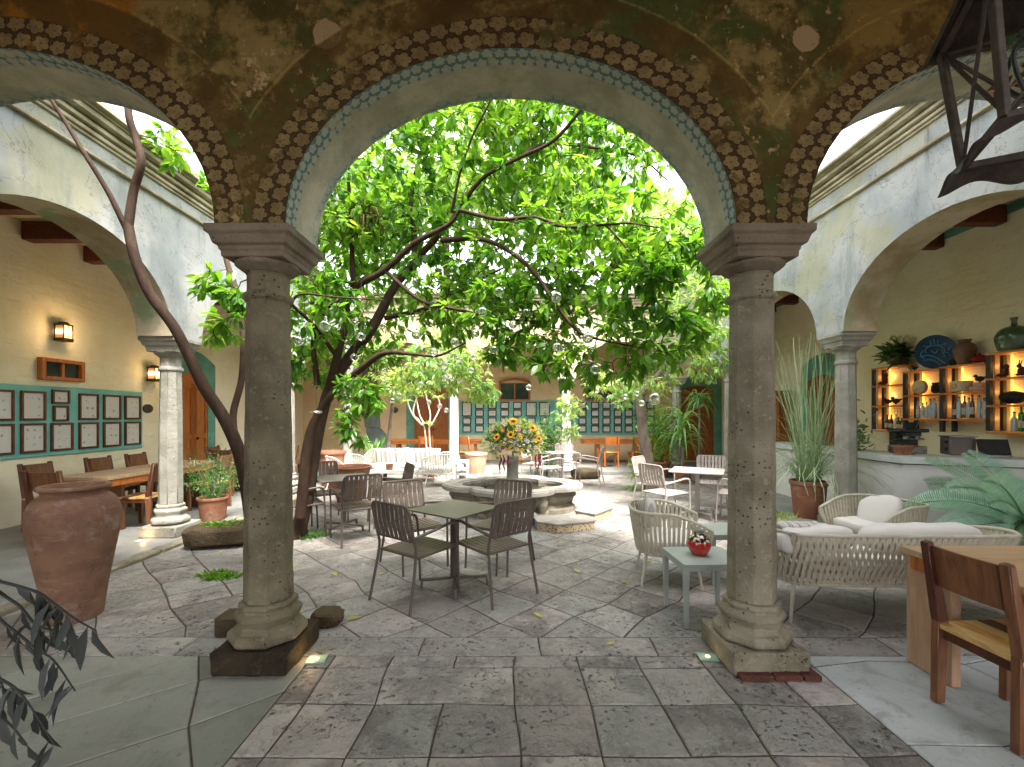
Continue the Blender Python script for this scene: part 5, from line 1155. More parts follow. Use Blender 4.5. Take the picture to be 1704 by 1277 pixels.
M['bark'] = m_bark('brown bark', '#33261e', '#443428', '#201712'); M['bark_pale'] = m_bark('grey bark', '#6e6258', '#857a6e', '#4c423a'); M['stem_white'] = simple('white stem', '#c9bfae', '#aa9f8c', 12, .7, .3)
def leaf_mesh(name, pos, dirs, nrm, L, W, mat, parent, fold=.18, droop=.12, seed=0, tints=None):
    "one folded, drooping leaf blade per position"
    pos = np.asarray(pos, float); d = np.asarray(dirs, float); n = np.asarray(nrm, float); N = len(pos)
    d /= np.linalg.norm(d, axis=1, keepdims=True); s = np.cross(d, n); s /= (np.linalg.norm(s, axis=1, keepdims=True) + 1e-9); n = np.cross(s, d)
    L = np.broadcast_to(np.asarray(L, float), (N,))[:, None]; W = np.broadcast_to(np.asarray(W, float), (N,))[:, None]
    def P_(u, v, hgt): return pos + d * L * u + s * W * v + n * (L * hgt)
    V = np.stack([P_(0, 0, 0), P_(.33, 0, -.01 * 0 - droop * .1), P_(.68, 0, -droop * .45), P_(1, 0, -droop), P_(.30, .46, fold * .25 - droop * .1), P_(.66, .40, fold * .2 - droop * .45), P_(.30, -.46, fold * .25 - droop * .1), P_(.66, -.40, fold * .2 - droop * .45)], 1).reshape(-1, 3)
    base = np.array([[0, 1, 4, 4], [1, 2, 5, 4], [2, 3, 5, 5], [0, 6, 1, 1], [6, 7, 2, 1], [7, 3, 2, 2]])
    me = bpy.data.meshes.new(name); tri = [(0, 1, 4), (1, 2, 5, 4), (2, 3, 5), (0, 6, 1), (6, 7, 2, 1), (7, 3, 2)]
    loops = np.array([i for f in tri for i in f]); lens = np.array([len(f) for f in tri]); nl = len(loops)
    me.vertices.add(N * 8); me.vertices.foreach_set('co', V.ravel())
    me.loops.add(N * nl); me.loops.foreach_set('vertex_index', (loops[None, :] + 8 * np.arange(N)[:, None]).ravel().astype(np.int32))
    me.polygons.add(N * 6); st = np.concatenate([[0], np.cumsum(lens)[:-1]]); me.polygons.foreach_set('loop_start', (st[None, :] + nl * np.arange(N)[:, None]).ravel().astype(np.int32))
    me.update(calc_edges=True); me.materials.append(mat)
    rg = np.random.default_rng(seed); tn = rg.random(N) if tints is None else np.asarray(tints)
    tn = np.clip(tn * .6 + .2 + .38 * np.sin(pos[:, 0] * 3.1 + 1.3 * np.sin(pos[:, 2] * 2.3)) * np.cos(pos[:, 2] * 3.7 + pos[:, 1] * 2.1), 0, 1)
    ca = me.color_attributes.new('tint', 'FLOAT_COLOR', 'POINT'); cc = np.ones((N, 8, 4)); cc[:, :, 0] = np.clip(tn, 0, 1)[:, None]; cc[:, :, 1] = rg.random(N)[:, None]; ca.data.foreach_set('color', cc.ravel())
    me.validate(); me.shade_smooth(); o = bpy.data.objects.new(name, me); COL.objects.link(o)
    if parent: o.parent = parent
    return o
def tint_mesh(o, v=.5, seed=0):
    me = o.data; ca = me.color_attributes.new('tint', 'FLOAT_COLOR', 'POINT'); ca.data.foreach_set('color', [v, v, v, 1] * len(me.vertices)); return o
def grow_tree(r, limbs, blobs, n_tw, per, L, W, leafm, barkm, seed, droopy=.0, twig_r=.0045, spread=.22, Ljit=.45, name='crown', maxjoin=1.6):
    """limbs: [(points [(x,y,z)], radii)]; blobs: [(centre, radius, weight)]; twigs join the nearest grown wood"""
    rg = np.random.default_rng(seed); nodes = []; b = MB()
    for pts, rad in limbs:
        k = 6; q = spline([tuple(p) + (rr,) for p, rr in zip(pts, rad)], k); b.tube([p[:3] for p in q], [max(.003, p[3]) for p in q], 10)
        L0 = len(q); nodes += [p[:3] for p in q[L0 // 4:]]
    b.build('trunk', barkm, r, smooth=60); nodes = np.array(nodes)
    w_ = np.array([x[2] for x in blobs], float); w_ /= w_.sum(); T = []
    for _ in range(n_tw):
        i = rg.choice(len(blobs), p=w_); c, rad, _w = blobs[i]; v = rg.normal(size=3); v /= np.linalg.norm(v); v *= rg.random() ** (1 / 2.4); rad = np.array(rad if hasattr(rad, '__len__') else (rad,) * 3); T.append(np.array(c) + v * rad)
    T = np.array(T); dist = np.min(np.linalg.norm(T[:, None] - nodes[None, ::3], axis=2), axis=1); T = T[np.argsort(dist)]
    tb = MB(); P, D, Nn = [], [], []; ND = [nodes]; flat = nodes
    for t in T:
        dd = np.linalg.norm(flat - t, axis=1); j = int(np.argmin(dd)); a = flat[j]; d = t - a; ln = np.linalg.norm(d)
        if ln < .05: continue
        mid1 = a + d * .35 + rg.normal(size=3) * ln * .06 + np.array([0, 0, ln * .06]); mid2 = a + d * .7 + rg.normal(size=3) * ln * .06; pts = [a, mid1, mid2, t]
        tb.tube([tuple(p) for p in spline(pts, 2)], [twig_r * (1 + ln * 1.2)] + [twig_r * (1 + ln * .6)] * 5 + [twig_r * .6], 3) if ln < 9 else None
        new = np.array([mid1, mid2, t]); ND.append(new); flat = np.vstack([flat, new])
        n = max(3, int(per * rg.uniform(.7, 1.3))); ax = (t - mid2) / (np.linalg.norm(t - mid2) + 1e-9)
        for k in range(n):
            u = rg.random() ** .8; p = (mid2 * (1 - u) + t * u) + rg.normal(size=3) * .012
            if ln > .6 and rg.random() < .3: p = mid1 * (1 - u) + mid2 * u
            v = rg.normal(size=3); v -= ax * v.dot(ax); v /= np.linalg.norm(v) + 1e-9; dr = v * rg.uniform(.5, 1.1) + ax * rg.uniform(.2, 1.0) + np.array([0, 0, -droopy + rg.uniform(-.25, .15)])
            P.append(p + v * rg.random() * .03); D.append(dr); Nn.append(np.array([0, 0, 1.0]) + rg.normal(size=3) * .45)
    tw = tb.build('twig', barkm, r, smooth=60); N = len(P); rgL = rg.uniform(1 - Ljit, 1 + Ljit, N)
    leaf_mesh(name, P, D, Nn, L * rgL, W * rgL * rg.uniform(.7, 1.3, N), leafm, r, seed=seed); return N
def A3(px_, py_, d): return tuple(at(px_, py_, d))

# ---- the big tree in the middle of the court

r = thing('broadleaf_tree', 'big leafy tree with several leaning trunks filling the central arch', 'tree')
limbs = [
 ([A3(492, 900, 5.85), A3(510, 830, 5.9), A3(524, 750, 5.95), A3(536, 690, 6.0), A3(552, 640, 6.0), A3(585, 590, 6.0), A3(620, 545, 6.0), A3(655, 480, 5.9), A3(700, 425, 5.8), A3(745, 375, 5.6)], [.13, .115, .10, .095, .095, .09, .085, .07, .055, .045]),
 ([A3(500, 860, 5.7), A3(512, 740, 5.6), A3(530, 690, 5.6), A3(560, 650, 5.5), A3(600, 615, 5.3), A3(640, 588, 5.1), A3(690, 590, 4.95), A3(730, 592, 4.8), A3(775, 570, 4.7)], [.09, .075, .065, .055, .05, .04, .022, .018, .012]),
 ([A3(545, 655, 6.0), A3(562, 590, 5.8), A3(580, 520, 5.7), A3(590, 480, 5.6), A3(640, 450, 5.4), A3(690, 405, 5.2), A3(745, 375, 5.0), A3(765, 350, 4.9)], [.07, .06, .055, .05, .045, .04, .03, .02]),
 ([A3(588, 480, 5.6), A3(585, 400, 5.5), A3(583, 340, 5.4), A3(580, 270, 5.2), A3(600, 200, 5.0)], [.035, .028, .022, .018, .01]),
 ([A3(528, 640, 6.0), A3(522, 560, 5.8), A3(545, 515, 5.7), A3(565, 500, 5.6)], [.045, .03, .02, .012]),
 ([A3(765, 350, 4.9), A3(830, 365, 4.8), A3(890, 362, 4.7), A3(940, 378, 4.6), A3(1010, 374, 4.5), A3(1050, 372, 4.4), A3(1100, 380, 4.3)], [.022, .02, .018, .016, .013, .010, .006]),
 ([A3(1010, 376, 4.5), A3(1040, 410, 4.4), A3(1070, 450, 4.35), A3(1090, 470, 4.3)], [.012, .010, .008, .005]),
 ([A3(735, 400, 5.3), A3(800, 398, 5.1), A3(850, 420, 4.9), A3(890, 455, 4.7), A3(920, 500, 4.6), A3(955, 545, 4.5), A3(985, 562, 4.4), A3(1070, 580, 4.3)], [.035, .028, .024, .022, .02, .017, .013, .006]),
 ([A3(750, 370, 5.3), A3(800, 300, 5.0), A3(860, 265, 4.7), A3(920, 235, 4.5), A3(965, 185, 4.3), A3(990, 150, 4.2)], [.03, .022, .019, .018, .016, .01]),
 ([A3(752, 355, 5.2), A3(765, 290, 5.0), A3(785, 230, 4.8), A3(815, 170, 4.6), A3(830, 130, 4.5)], [.02, .014, .012, .010, .006]),
 ([A3(860, 265, 4.7), A3(905, 240, 5.0), A3(980, 245, 5.4), A3(1060, 260, 5.6), A3(1110, 300, 5.7)], [.014, .014, .018, .012, .008]),
 ([A3(640, 450, 5.4), A3(700, 500, 5.3), A3(760, 515, 5.1), A3(830, 530, 5.0), A3(900, 535, 4.9)], [.025, .022, .02, .015, .008]),
 ([A3(640, 530, 6.0), A3(720, 510, 6.0), A3(790, 470, 6.2), A3(850, 440, 6.5)], [.035, .03, .022, .012]),
 ([A3(690, 430, 5.8), A3(688, 380, 5.9), A3(684, 330, 6.0), A3(700, 260, 6.1), A3(740, 200, 6.2)], [.04, .034, .03, .02, .012]),
 ([A3(565, 600, 5.9), A3(520, 540, 5.2), A3(480, 500, 4.8), A3(460, 450, 4.5), A3(400, 470, 4.4)], [.03, .022, .018, .012, .006]),
 ([A3(480, 515, 4.8), A3(500, 490, 4.6), A3(560, 495, 4.5), A3(640, 500, 4.4)], [.014, .012, .010, .006]),
]
limbs[0] = (limbs[0][0], [q_ * .8 for q_ in limbs[0][1]]); limbs[1] = (limbs[1][0], [q_ * .8 for q_ in limbs[1][1]]); limbs[2] = (limbs[2][0], [q_ * .85 for q_ in limbs[2][1]])
blobs = [(A3(600, 290, 5.6), 1.0, 9), (A3(760, 240, 5.6), 1.05, 10), (A3(900, 250, 5.3), .95, 10), (A3(1030, 260, 5.6), .75, 6), (A3(1080, 400, 4.9), .62, 5), (A3(960, 400, 4.9), .8, 7.5), (A3(830, 400, 5.6), .85, 9), (A3(690, 390, 6.0), .9, 8), (A3(575, 430, 6.2), .85, 8),
         (A3(1050, 520, 4.6), .48, 3.4), (A3(1120, 560, 4.4), .32, 2), (A3(940, 500, 4.9), .6, 5.5), (A3(840, 530, 5.2), .55, 6), (A3(740, 500, 5.6), .6, 6), (A3(620, 560, 6.3), .6, 4), (A3(510, 590, 6.4), .6, 5), (A3(530, 500, 5.2), .5, 4),
         (A3(970, 610, 4.5), .26, 1.8), (A3(910, 600, 4.7), .3, 2.5), (A3(1050, 600, 4.5), .24, 1.2), (A3(1090, 440, 4.2), .3, 2), (A3(1140, 420, 4.5), .3, 2), (A3(395, 500, 4.4), .26, .8), (A3(360, 475, 4.5), .2, .8), (A3(370, 560, 4.5), .14, .35), (A3(595, 665, 5.2), .27, 1.6), (A3(585, 715, 5.2), .2, .9),
         (A3(860, 180, 5.0), .5, 4), (A3(700, 180, 5.4), .6, 4), (A3(800, 120, 5.6), .8, 4), (A3(980, 150, 5.4), .7, 4), (A3(550, 350, 5.2), .5, 3), (A3(280, 240, 4.9), .25, .7), (A3(640, 470, 7.2), .7, 4), (A3(800, 460, 7.2), .7, 4), (A3(900, 330, 6.8), .8, 4), (A3(1180, 500, 4.6), .25, 1.5)]
print('LEAVES', grow_tree(r, limbs, blobs, 2500, 12, .110, .047, M['leaf'], M['bark'], 4, droopy=.35, twig_r=.0052))
# left leaning tree
r = thing('broadleaf_tree', 'smooth forked leaning tree at the left, rising in front of the pale left column', 'tree')
limbs = [
 ([A3(425, 930, 4.9), A3(415, 840, 4.75), A3(400, 760, 4.6), A3(375, 700, 4.5), A3(340, 645, 4.4), A3(318, 600, 4.35), A3(290, 545, 4.3), A3(250, 490, 4.25), A3(225, 430, 4.2), A3(213, 375, 4.2)], [.12, .105, .10, .092, .085, .078, .075, .072, .07, .066]),
 ([A3(213, 380, 4.2), A3(222, 320, 4.2), A3(235, 270, 4.15), A3(226, 230, 4.15), A3(214, 190, 4.1), A3(212, 120, 4.1)], [.062, .056, .054, .05, .048, .03]),
 ([A3(212, 385, 4.2), A3(180, 320, 4.1), A3(140, 255, 4.0), A3(110, 205, 3.95), A3(85, 165, 3.9), A3(60, 110, 3.9)], [.042, .036, .03, .028, .024, .015]),
 ([A3(392, 740, 4.6), A3(388, 690, 4.65), A3(402, 630, 4.7), A3(404, 560, 4.8), A3(395, 490, 4.9), A3(376, 430, 5.0), A3(370, 370, 5.1), A3(360, 300, 5.2)], [.06, .055, .05, .045, .045, .045, .042, .03])]
blobs = [(A3(285, 245, 4.6), .14, 1), (A3(335, 480, 4.9), .12, .8), (A3(360, 540, 4.9), .12, .8), (A3(380, 320, 5.4), .4, 2), (A3(60, 60, 4.4), .5, 2), (A3(200, 60, 4.6), .5, 2)]
limbs = [(p_, [q_ * .64 for q_ in r_]) for p_, r_ in limbs]
grow_tree(r, limbs, blobs, 80, 9, .12, .05, M['leaf'], M['bark'], 9, droopy=.2)
# second tree with a straight trunk
r = thing('slender_tree', 'slender pale leaved tree with a straight grey trunk near the right gallery', 'tree')
limbs = [([A3(1084, 818, 9.6), A3(1078, 770, 9.6), A3(1070, 720, 9.6), A3(1066, 670, 9.6), A3(1064, 650, 9.6)], [.17, .13, .11, .11, .10]),
 ([A3(1064, 660, 9.6), A3(1090, 630, 9.3), A3(1125, 590, 8.8), A3(1150, 530, 8.3), A3(1170, 470, 8.0)], [.08, .06, .045, .035, .02]), ([A3(1064, 660, 9.6), A3(1045, 640, 9.4), A3(1020, 620, 9.2), A3(980, 600, 9.0)], [.05, .04, .03, .015]), ([A3(1064, 655, 9.6), A3(1075, 600, 9.5), A3(1090, 520, 9.4), A3(1110, 440, 9.4)], [.07, .05, .04, .02])]
blobs = [(A3(1150, 470, 8.0), .75, 6), (A3(1180, 590, 7.8), .55, 5), (A3(1110, 540, 8.6), .7, 5), (A3(1130, 400, 8.6), .8, 4), (A3(1090, 630, 8.6), .45, 3), (A3(1040, 650, 8.8), .35, 2), (A3(1000, 640, 9.2), .35, 2), (A3(1195, 530, 7.4), .4, 3), (A3(945, 680, 10.6), .36, 2.4), (A3(950, 720, 10.8), .22, 1.2), (A3(1060, 330, 9.6), .8, 2)]
grow_tree(r, limbs, blobs, 620, 16, .105, .026, M['leaf2'], M['bark_pale'], 12, droopy=.45)
# tree at the back left with light crown
r = thing('slender_tree', 'light crowned tree hanging over the white sofa at the back', 'tree')
limbs = [([A3(640, 800, 11.2), A3(648, 720, 11.0), A3(660, 640, 10.4), A3(690, 590, 9.6), A3(740, 570, 9.0)], [.05, .045, .04, .03, .02]), ([A3(660, 640, 10.4), A3(640, 600, 10), A3(610, 560, 9.6)], [.03, .025, .012])]
blobs = [(A3(700, 615, 8.8), .5, 4), (A3(760, 620, 8.6), .5, 5), (A3(800, 655, 8.4), .3, 2.5), (A3(660, 640, 9.2), .4, 3), (A3(740, 560, 9.2), .6, 3), (A3(625, 590, 9.6), .6, 3), (A3(820, 590, 9), .5, 2)]
grow_tree(r, limbs, blobs, 360, 15, .12, .036, M['leaf2'], M['bark_pale'], 15, droopy=.4)
# trees behind the far roof
for i, (px_, py_, d, s) in enumerate(((590, 330, 19, 2.9), (740, 300, 22, 3.4), (930, 320, 21, 3.2), (1090, 400, 18, 2.2))):
    r = thing('roof_tree', 'tree rising behind the far roof, ' + ['far left', 'left of the middle', 'right of the middle', 'far right'][i] + ' of the four', 'tree', group='trees behind the far roof')
    c = at(px_, py_, d); limbs = [([(c.x, c.y, 0), (c.x + .2, c.y, 3), (c.x, c.y, c.z - .5), (c.x, c.y, c.z + 1)], [.25, .2, .15, .05])]
    grow_tree(r, limbs, [(tuple(c), (s, s, s * .8), 1), (tuple(c + Vector((1.2, 0, -.6))), s * .6, .5)], 430, 12, .32, .14, M['leaf2'] if i % 2 else M['leaf'], M['bark'], 30 + i, droopy=.2, twig_r=.01)

r = thing('dry_epiphyte', 'dry brown hanging clump of roots caught in the upper branches of the big tree', 'plant', tuple(at(603, 385, 5.4)))
def late():
    blades('dry_strands', r_ep, (0, 0, .1), 90, .42, .016, M['dry'], .5, .3, 3.5, 77, 6, .3, z0=.2, rb=.12)
r_ep = r
# ================================================================== glass balls on threads
g = NT('clear blown glass'); gb = g.node('ShaderNodeBsdfGlass'); gb.inputs['IOR'].default_value = 1.2; gb.inputs['Roughness'].default_value = 0.0
gg = g.node('ShaderNodeBsdfGlossy'); gg.inputs['Roughness'].default_value = .03; fr = g.node('ShaderNodeLayerWeight'); fr.inputs[0].default_value = .5; mx = g.node('ShaderNodeMixShader'); oo = g.node('ShaderNodeOutputMaterial')
g.nt.links.new(fr.outputs['Facing'], mx.inputs[0]); g.nt.links.new(gb.outputs[0], mx.inputs[1]); g.nt.links.new(gg.outputs[0], mx.inputs[2]); g.nt.links.new(mx.outputs[0], oo.inputs[0]); M['glassball'] = g.mat
M['thread'] = simple('thin thread', '#5a5a50', None, 3, .8, 0)
ONES = ['', 'first', 'second', 'third', 'fourth', 'fifth', 'sixth', 'seventh', 'eighth', 'ninth', 'tenth', 'eleventh', 'twelfth', 'thirteenth', 'fourteenth', 'fifteenth', 'sixteenth', 'seventeenth', 'eighteenth', 'nineteenth']
def nth(i):
    i += 1
    if i < 20: return ONES[i]
    t, o = divmod(i, 10); return ['', '', 'twentieth', 'thirtieth', 'fortieth'][t] if o == 0 else ['', '', 'twenty', 'thirty', 'forty'][t] + '-' + ONES[o]
BALLS = [(541, 543, 9), (497, 568, 8), (590, 539, 6), (601, 560, 7), (589, 595, 6), (693, 557, 8), (757, 569, 7), (791, 555, 7), (803, 519, 8), (831, 486, 8), (822, 582, 7), (818, 595, 6), (789, 595, 5), (763, 599, 5), (784, 617, 5), (641, 618, 5), (638, 636, 4.3), (645, 645, 4.3), (598, 637, 4.3), (664, 659, 4.5), (653, 667, 4.3), (622, 678, 5), (714, 670, 4.2), (732, 676, 4.2), (743, 683, 4.2), (739, 609, 6), (722, 586, 7), (616, 653, 4.4), (926, 495, 9), (978, 563, 9), (927, 578, 8), (990, 615, 8), (929, 615, 7), (971, 628, 6), (880, 645, 5), (994, 650, 4.3), (1041, 660, 4.3), (1061, 655, 4.3), (1068, 671, 5), (1089, 664, 10), (938, 584, 7), (854, 540, 7), (876, 520, 7), (740, 630, 5), (700, 640, 4.6)]
ball = None
for k, (x, y, rp) in enumerate(BALLS):
    d = .045 * F / rp; p = at(x, y, d)
    if ball is None:
        ball = thing('glass_ball', 'clear hollow glass ball hanging on a thread from the tree', 'glass ball', tuple(p), 0, 'glass balls hanging from the tree')
        b = MB(); b.blob((0, 0, 0), .046, 24, 14); b.build('globe', M['glassball'], ball, smooth=180); b = MB(); b.blob((0, 0, 0), .0425, 24, 14); b.f = [f[::-1] for f in b.f]; 
        b = MB(); b.tube([(0, 0, .044), (0, 0, .6)], .0012, 3); b.build('thread', M['thread'], ball)
        b = MB(); b.lathe([(.008, .040), (.009, .052), (.003, .056)], 8); b.build('neck', M['glassball'], ball)
    else: bb = dup(ball, tuple(p), 0, '')
    (ball if ball and k == 0 else bb)['label'] = 'clear glass ball hanging from the tree, ' + nth(sorted(BALLS).index((x, y, rp))) + ' from the left'
q = thing('glass_dish', 'flat clear glass dish hanging against the tree trunk', 'glass dish', tuple(at(526, 686, 4.6))); b = MB(); b.lathe([(.02, -.02), (.05, -.015), (.062, 0), (.055, .012), (.0, .01)], 24); b.build('dish', M['glassball'], q); b = MB(); b.tube([(0, 0, .01), (0, 0, .4)], .0012, 3); b.build('thread', M['thread'], q)

# ================================================================== other plants
def plant(name, label, cat='plant', loc=(0, 0, 0)): return thing(name, label, cat, loc)
def blades(name, r, base, n, L, w_, mat, spread=.5, up=1.0, droop=1.0, seed=0, segs=7, curl=0.0, z0=0.0, taper=True, rb=.05, azr=(0, 360)):
    "long arching strap leaves from a base point, V shaped in section"
    rg = np.random.default_rng(seed); b = MB(); tn = []
    for k in range(n):
        a = R(rg.uniform(*azr)); sp = spread * rg.uniform(.3, 1); l = L * rg.uniform(.6, 1.05); dz = droop * rg.uniform(.4, 1.2)
        p = Vector(base) + Vector((math.cos(a) * rb * rg.random(), math.sin(a) * rb * rg.random(), z0 * rg.random())); d = Vector((math.cos(a) * sp, math.sin(a) * sp, up)).normalized(); side = Vector((-math.sin(a), math.cos(a), 0)); pts = [p]
        for i in range(segs): d = (d + Vector((0, 0, -dz * 1.3 / segs)) + side * curl * rg.normal() * .3).normalized(); p = p + d * l / segs; pts.append(p)
        vs = []
        for i, q in enumerate(pts):
            u = i / segs; ww = w_ * (math.sin(math.pi * min(.98, .25 + u * .75)) if taper else 1 - u * .3) * rg.uniform(.95, 1.05); vs += [q - side * ww / 2 + Vector((0, 0, ww * .15)), q, q + side * ww / 2 + Vector((0, 0, ww * .15))]
        fs = []
        for i in range(segs): j = 3 * i; fs += [(j, j + 1, j + 4, j + 3), (j + 1, j + 2, j + 5, j + 4)]
        b.add(vs, fs); tn += [rg.random()] * len(vs)
    o = b.build(name, mat, r, smooth=60); ca = o.data.color_attributes.new('tint', 'FLOAT_COLOR', 'POINT'); ca.data.foreach_set('color', [c for t in tn for c in (t, t, t, 1)]); return o
M['dry'] = m_leaf('dry brown leaf', '#3a2a1a', '#5c4630', '#7a6244', ('#6a5030', '#8a7048'), .15, .8, .1); late()
r = plant('reed_plant', 'tall wispy green reeds in the terracotta pot beside the pale column', loc=(4.64, 6.93, .55))
blades('upright_stems', r, (0, 0, 0), 110, 2.25, .013, M['reed'], .19, 1, .10, 3, 8, .25, taper=False, rb=.16); blades('arching_stems', r, (0, 0, 0), 210, 1.5, .011, M['reed'], .6, 1, 1.9, 4, 9, .8, taper=False, rb=.16)
r = plant('potted_shrub', 'wiry green shrub in the pot behind the pale left column', 'shrub', (-4.46, 6.66, .36)); rg = np.random.default_rng(2)
blades('stems', r, (0, 0, 0), 70, .95, .008, M['leaf3'], .75, 1, .9, 5, 7, .5, taper=False, rb=.1)
P = rg.normal(size=(900, 3)) * [.27, .25, .17] + [0, 0, .36]; P = P[(P[:, 2] > .02)]; leaf_mesh('foliage', P, rg.normal(size=P.shape) + [0, 0, .8], rg.normal(size=P.shape), .06, .014, M['leaf3'], r)
r = plant('dracaena', 'tall plant with drooping strap leaves in front of the far right door', loc=(4.12, 10.7, .25)); b = MB(); b.tube([(0, 0, 0), (.03, 0, .7), (-.02, 0, 1.25)], [.035, .03, .025], 8); b.build('stem', M['bark_pale'], r)
blades('leaves', r, (0, 0, .6), 70, .95, .05, M['strap'], .8, .9, 2.6, 7, 8, .15, z0=.75, rb=.04)
r = plant('dracaena', 'hanging strap leaved plant at the edge of the near right column', loc=(4.75, 11.2, 1.4)); blades('leaves', r, (0, 0, .4), 50, .8, .045, M['strap'], .8, .9, 2.8, 8, 8, .15, z0=.3, rb=.04); b = MB(); b.tube([(0, 0, -1.4), (0, 0, .5)], [.04, .03], 8); b.build('stem', M['bark_pale'], r)
r = plant('strap_leaved_plant', 'green and orange strap leaved plant behind the white sofa', loc=(-3.55, 11.6, .36)); blades('leaves', r, (0, 0, 0), 46, .85, .07, M['strap'], .45, 1, .9, 11, 7, .1, rb=.06)
r = plant('shrub', 'climbing leafy shrub in the terracotta pot behind the second trunk', 'shrub', (3.88, 11.6, .38)); P = rg.normal(size=(1300, 3)) * [.26, .22, .42] + [.05, 0, .75]; P = P[P[:, 2] > .05]; leaf_mesh('foliage', P, rg.normal(size=P.shape) - [0, 0, .4], rg.normal(size=P.shape) + [0, 0, .8], .09, .045, M['leaf'], r, seed=3)
blades('stems', r, (0, 0, 0), 14, 1.4, .012, M['leaf3'], .2, 1, .1, 5, 6, .4, taper=False)
r = plant('shrub', 'dark leafy shrub behind the flower arrangement', 'shrub', (.95, 11.7, 0)); P = rg.normal(size=(1000, 3)) * [.2, .18, .32] + [0, 0, .95]; P = P[P[:, 2] > .02]; leaf_mesh('foliage', P, rg.normal(size=P.shape) - [0, 0, .2], rg.normal(size=P.shape) + [0, 0, .8], .10, .045, M['leaf3'], r, seed=5); b = MB(); b.tube([(0, 0, 0), (0, 0, .9)], .02, 6); b.build('stem', M['bark'], r)
r = plant('pinnate_plant', 'bright green feathery plant at the foot of the second trunk', loc=(2.62, 9.6, .003))
for k in range(3): blades('leaves', r, (k * .05, 0, .04 + .24 * k), 22, .38, .035, M['leaf2'], .9, .5, 1.4, 20 + k, 5, .2)
b = MB(); b.tube([(.05, 0, 0), (.1, 0, .6)], .01, 5); b.build('stem', M['leaf3'], r)
r = plant('white_stemmed_plant', 'plant with white forked stems and spiky leaf tufts in front of the far door', loc=tuple(at(716, 770, 11.75)))
o_ = at(716, 770, 11.75); b = MB(); tips = []
for pts in ([(712, 770), (706, 710), (698, 690), (691, 653)], [(718, 770), (714, 712), (716, 690), (708, 655)], [(714, 712), (722, 700), (732, 678), (729, 662)], [(706, 710), (690, 695), (682, 680), (678, 668)], [(698, 700), (688, 690), (690, 672), (695, 660)]):
    q = [at(a, c, 11.75) - o_ for a, c in pts]; b.tube([tuple(v) for v in spline([tuple(v) for v in q], 4)], .02, 6); tips.append(q[-1])
b.build('stem', M['stem_white'], r); tips.append(at(712, 706, 11.75) - o_)
for k, t in enumerate(tips): blades('leaf_tuft', r, tuple(t), 34, .30, .022, M['leaf2'], 1.1, .5, .9, 40 + k, 5, .1)
# cycad at the right edge
r = plant('cycad', 'blue green cycad with long feather fronds at the right edge', loc=(5.35, 4.62, .33)); rg = np.random.default_rng(8)
b = MB(); b.blob((0, 0, .05), (.12, .12, .15), 12, 8, wob=.06); b.build('trunk', M['bark'], r)
for k in range(38):
    a = k * 2.4 + rg.uniform(-.2, .2); el = rg.uniform(.15, 1.25); L = rg.uniform(.85, 1.2); d = Vector((math.cos(a) * math.cos(el), math.sin(a) * math.cos(el), math.sin(el))); p = Vector((0, 0, .15)); pts = [p]
    for i in range(10): d = (d + Vector((0, 0, -.085 - .03 * math.cos(el)))).normalized(); p = p + d * L / 10; pts.append(p)
    sp = spline([tuple(q) for q in pts], 6); P, D, Nn = [], [], []; n = len(sp)
    rol = R(rg.choice([-1, 1]) * rg.uniform(35, 80))
    for i in range(4, n):
        t = Vector(sp[min(i + 1, n - 1)] - sp[max(i - 1, 0)]).normalized(); side = t.cross(Vector((0, 0, 1))).normalized(); upv = side.cross(t); side, upv = side * math.cos(rol) + upv * math.sin(rol), upv * math.cos(rol) - side * math.sin(rol)
        for s in (-1, 1): P.append(sp[i]); D.append(side * s + t * .35 + upv * .2); Nn.append(upv)
    u = np.linspace(0, 1, n - 4); ln = np.repeat(.17 * np.sin(np.pi * (.12 + .82 * u)) ** .7, 2); fo = leaf_mesh('frond', P, D, Nn, ln, .014, M['frond'], r, fold=.02, droop=.15, seed=k)
    b = MB(); b.tube([tuple(q) for q in sp], [.007 * (1 - .7 * i / n) for i in range(n)], 5); st = b.build('stalk', M['strap'], fo); tint_mesh(st)
# plant on the shelf, plant between column and shelf
r = plant('peace_lily', 'leafy potted plant with pale flowers on top of the farthest shelf', loc=(WX - .16, 7.98, 2.515)); b = MB(); b.lathe([(.07, 0), (.12, .1), (.13, .12), (.12, .12), (.0, .11)], 20); b.build('bowl', M['terra'], r)
P = rg.normal(size=(150, 3)) * .06 + [0, 0, .16]; D = rg.normal(size=P.shape) * [1, 1, .5] + [0, 0, .7]; leaf_mesh('leaves', P, D, rg.normal(size=P.shape) * .3 + [0, 0, 1], .26, .075, M['leaf3'], r, droop=.4)
P = rg.normal(size=(9, 3)) * [.08, .14, .05] + [0, -.06, .42]; leaf_mesh('flowers', P, rg.normal(size=P.shape) + [0, 0, 2], rg.normal(size=P.shape), .13, .07, m_leaf('pale bloom', '#b8c08a', '#d0d2a8', '#e0deC4', ('#c8d090', '#e0e0b0'), .3), r); blades('stems', r, (0, 0, .1), 12, .4, .008, M['leaf3'], .3, 1, .2, 3, 4, taper=False)
r = plant('trailing_plant', 'small leafy plant on the counter between the pale column and the shelves', loc=(5.62, 7.3, 1.047)); P = rg.normal(size=(160, 3)) * [.09, .12, .2] + [0, 0, .22]; P[:, 2] = np.abs(P[:, 2]); leaf_mesh('foliage', P, rg.normal(size=P.shape), rg.normal(size=P.shape) + [0, 0, 1], .12, .05, M['leaf3'], r); b = MB(); b.lathe([(.05, 0), (.06, .1), (.05, .1)], 14); b.build('pot', M['terra'], r)
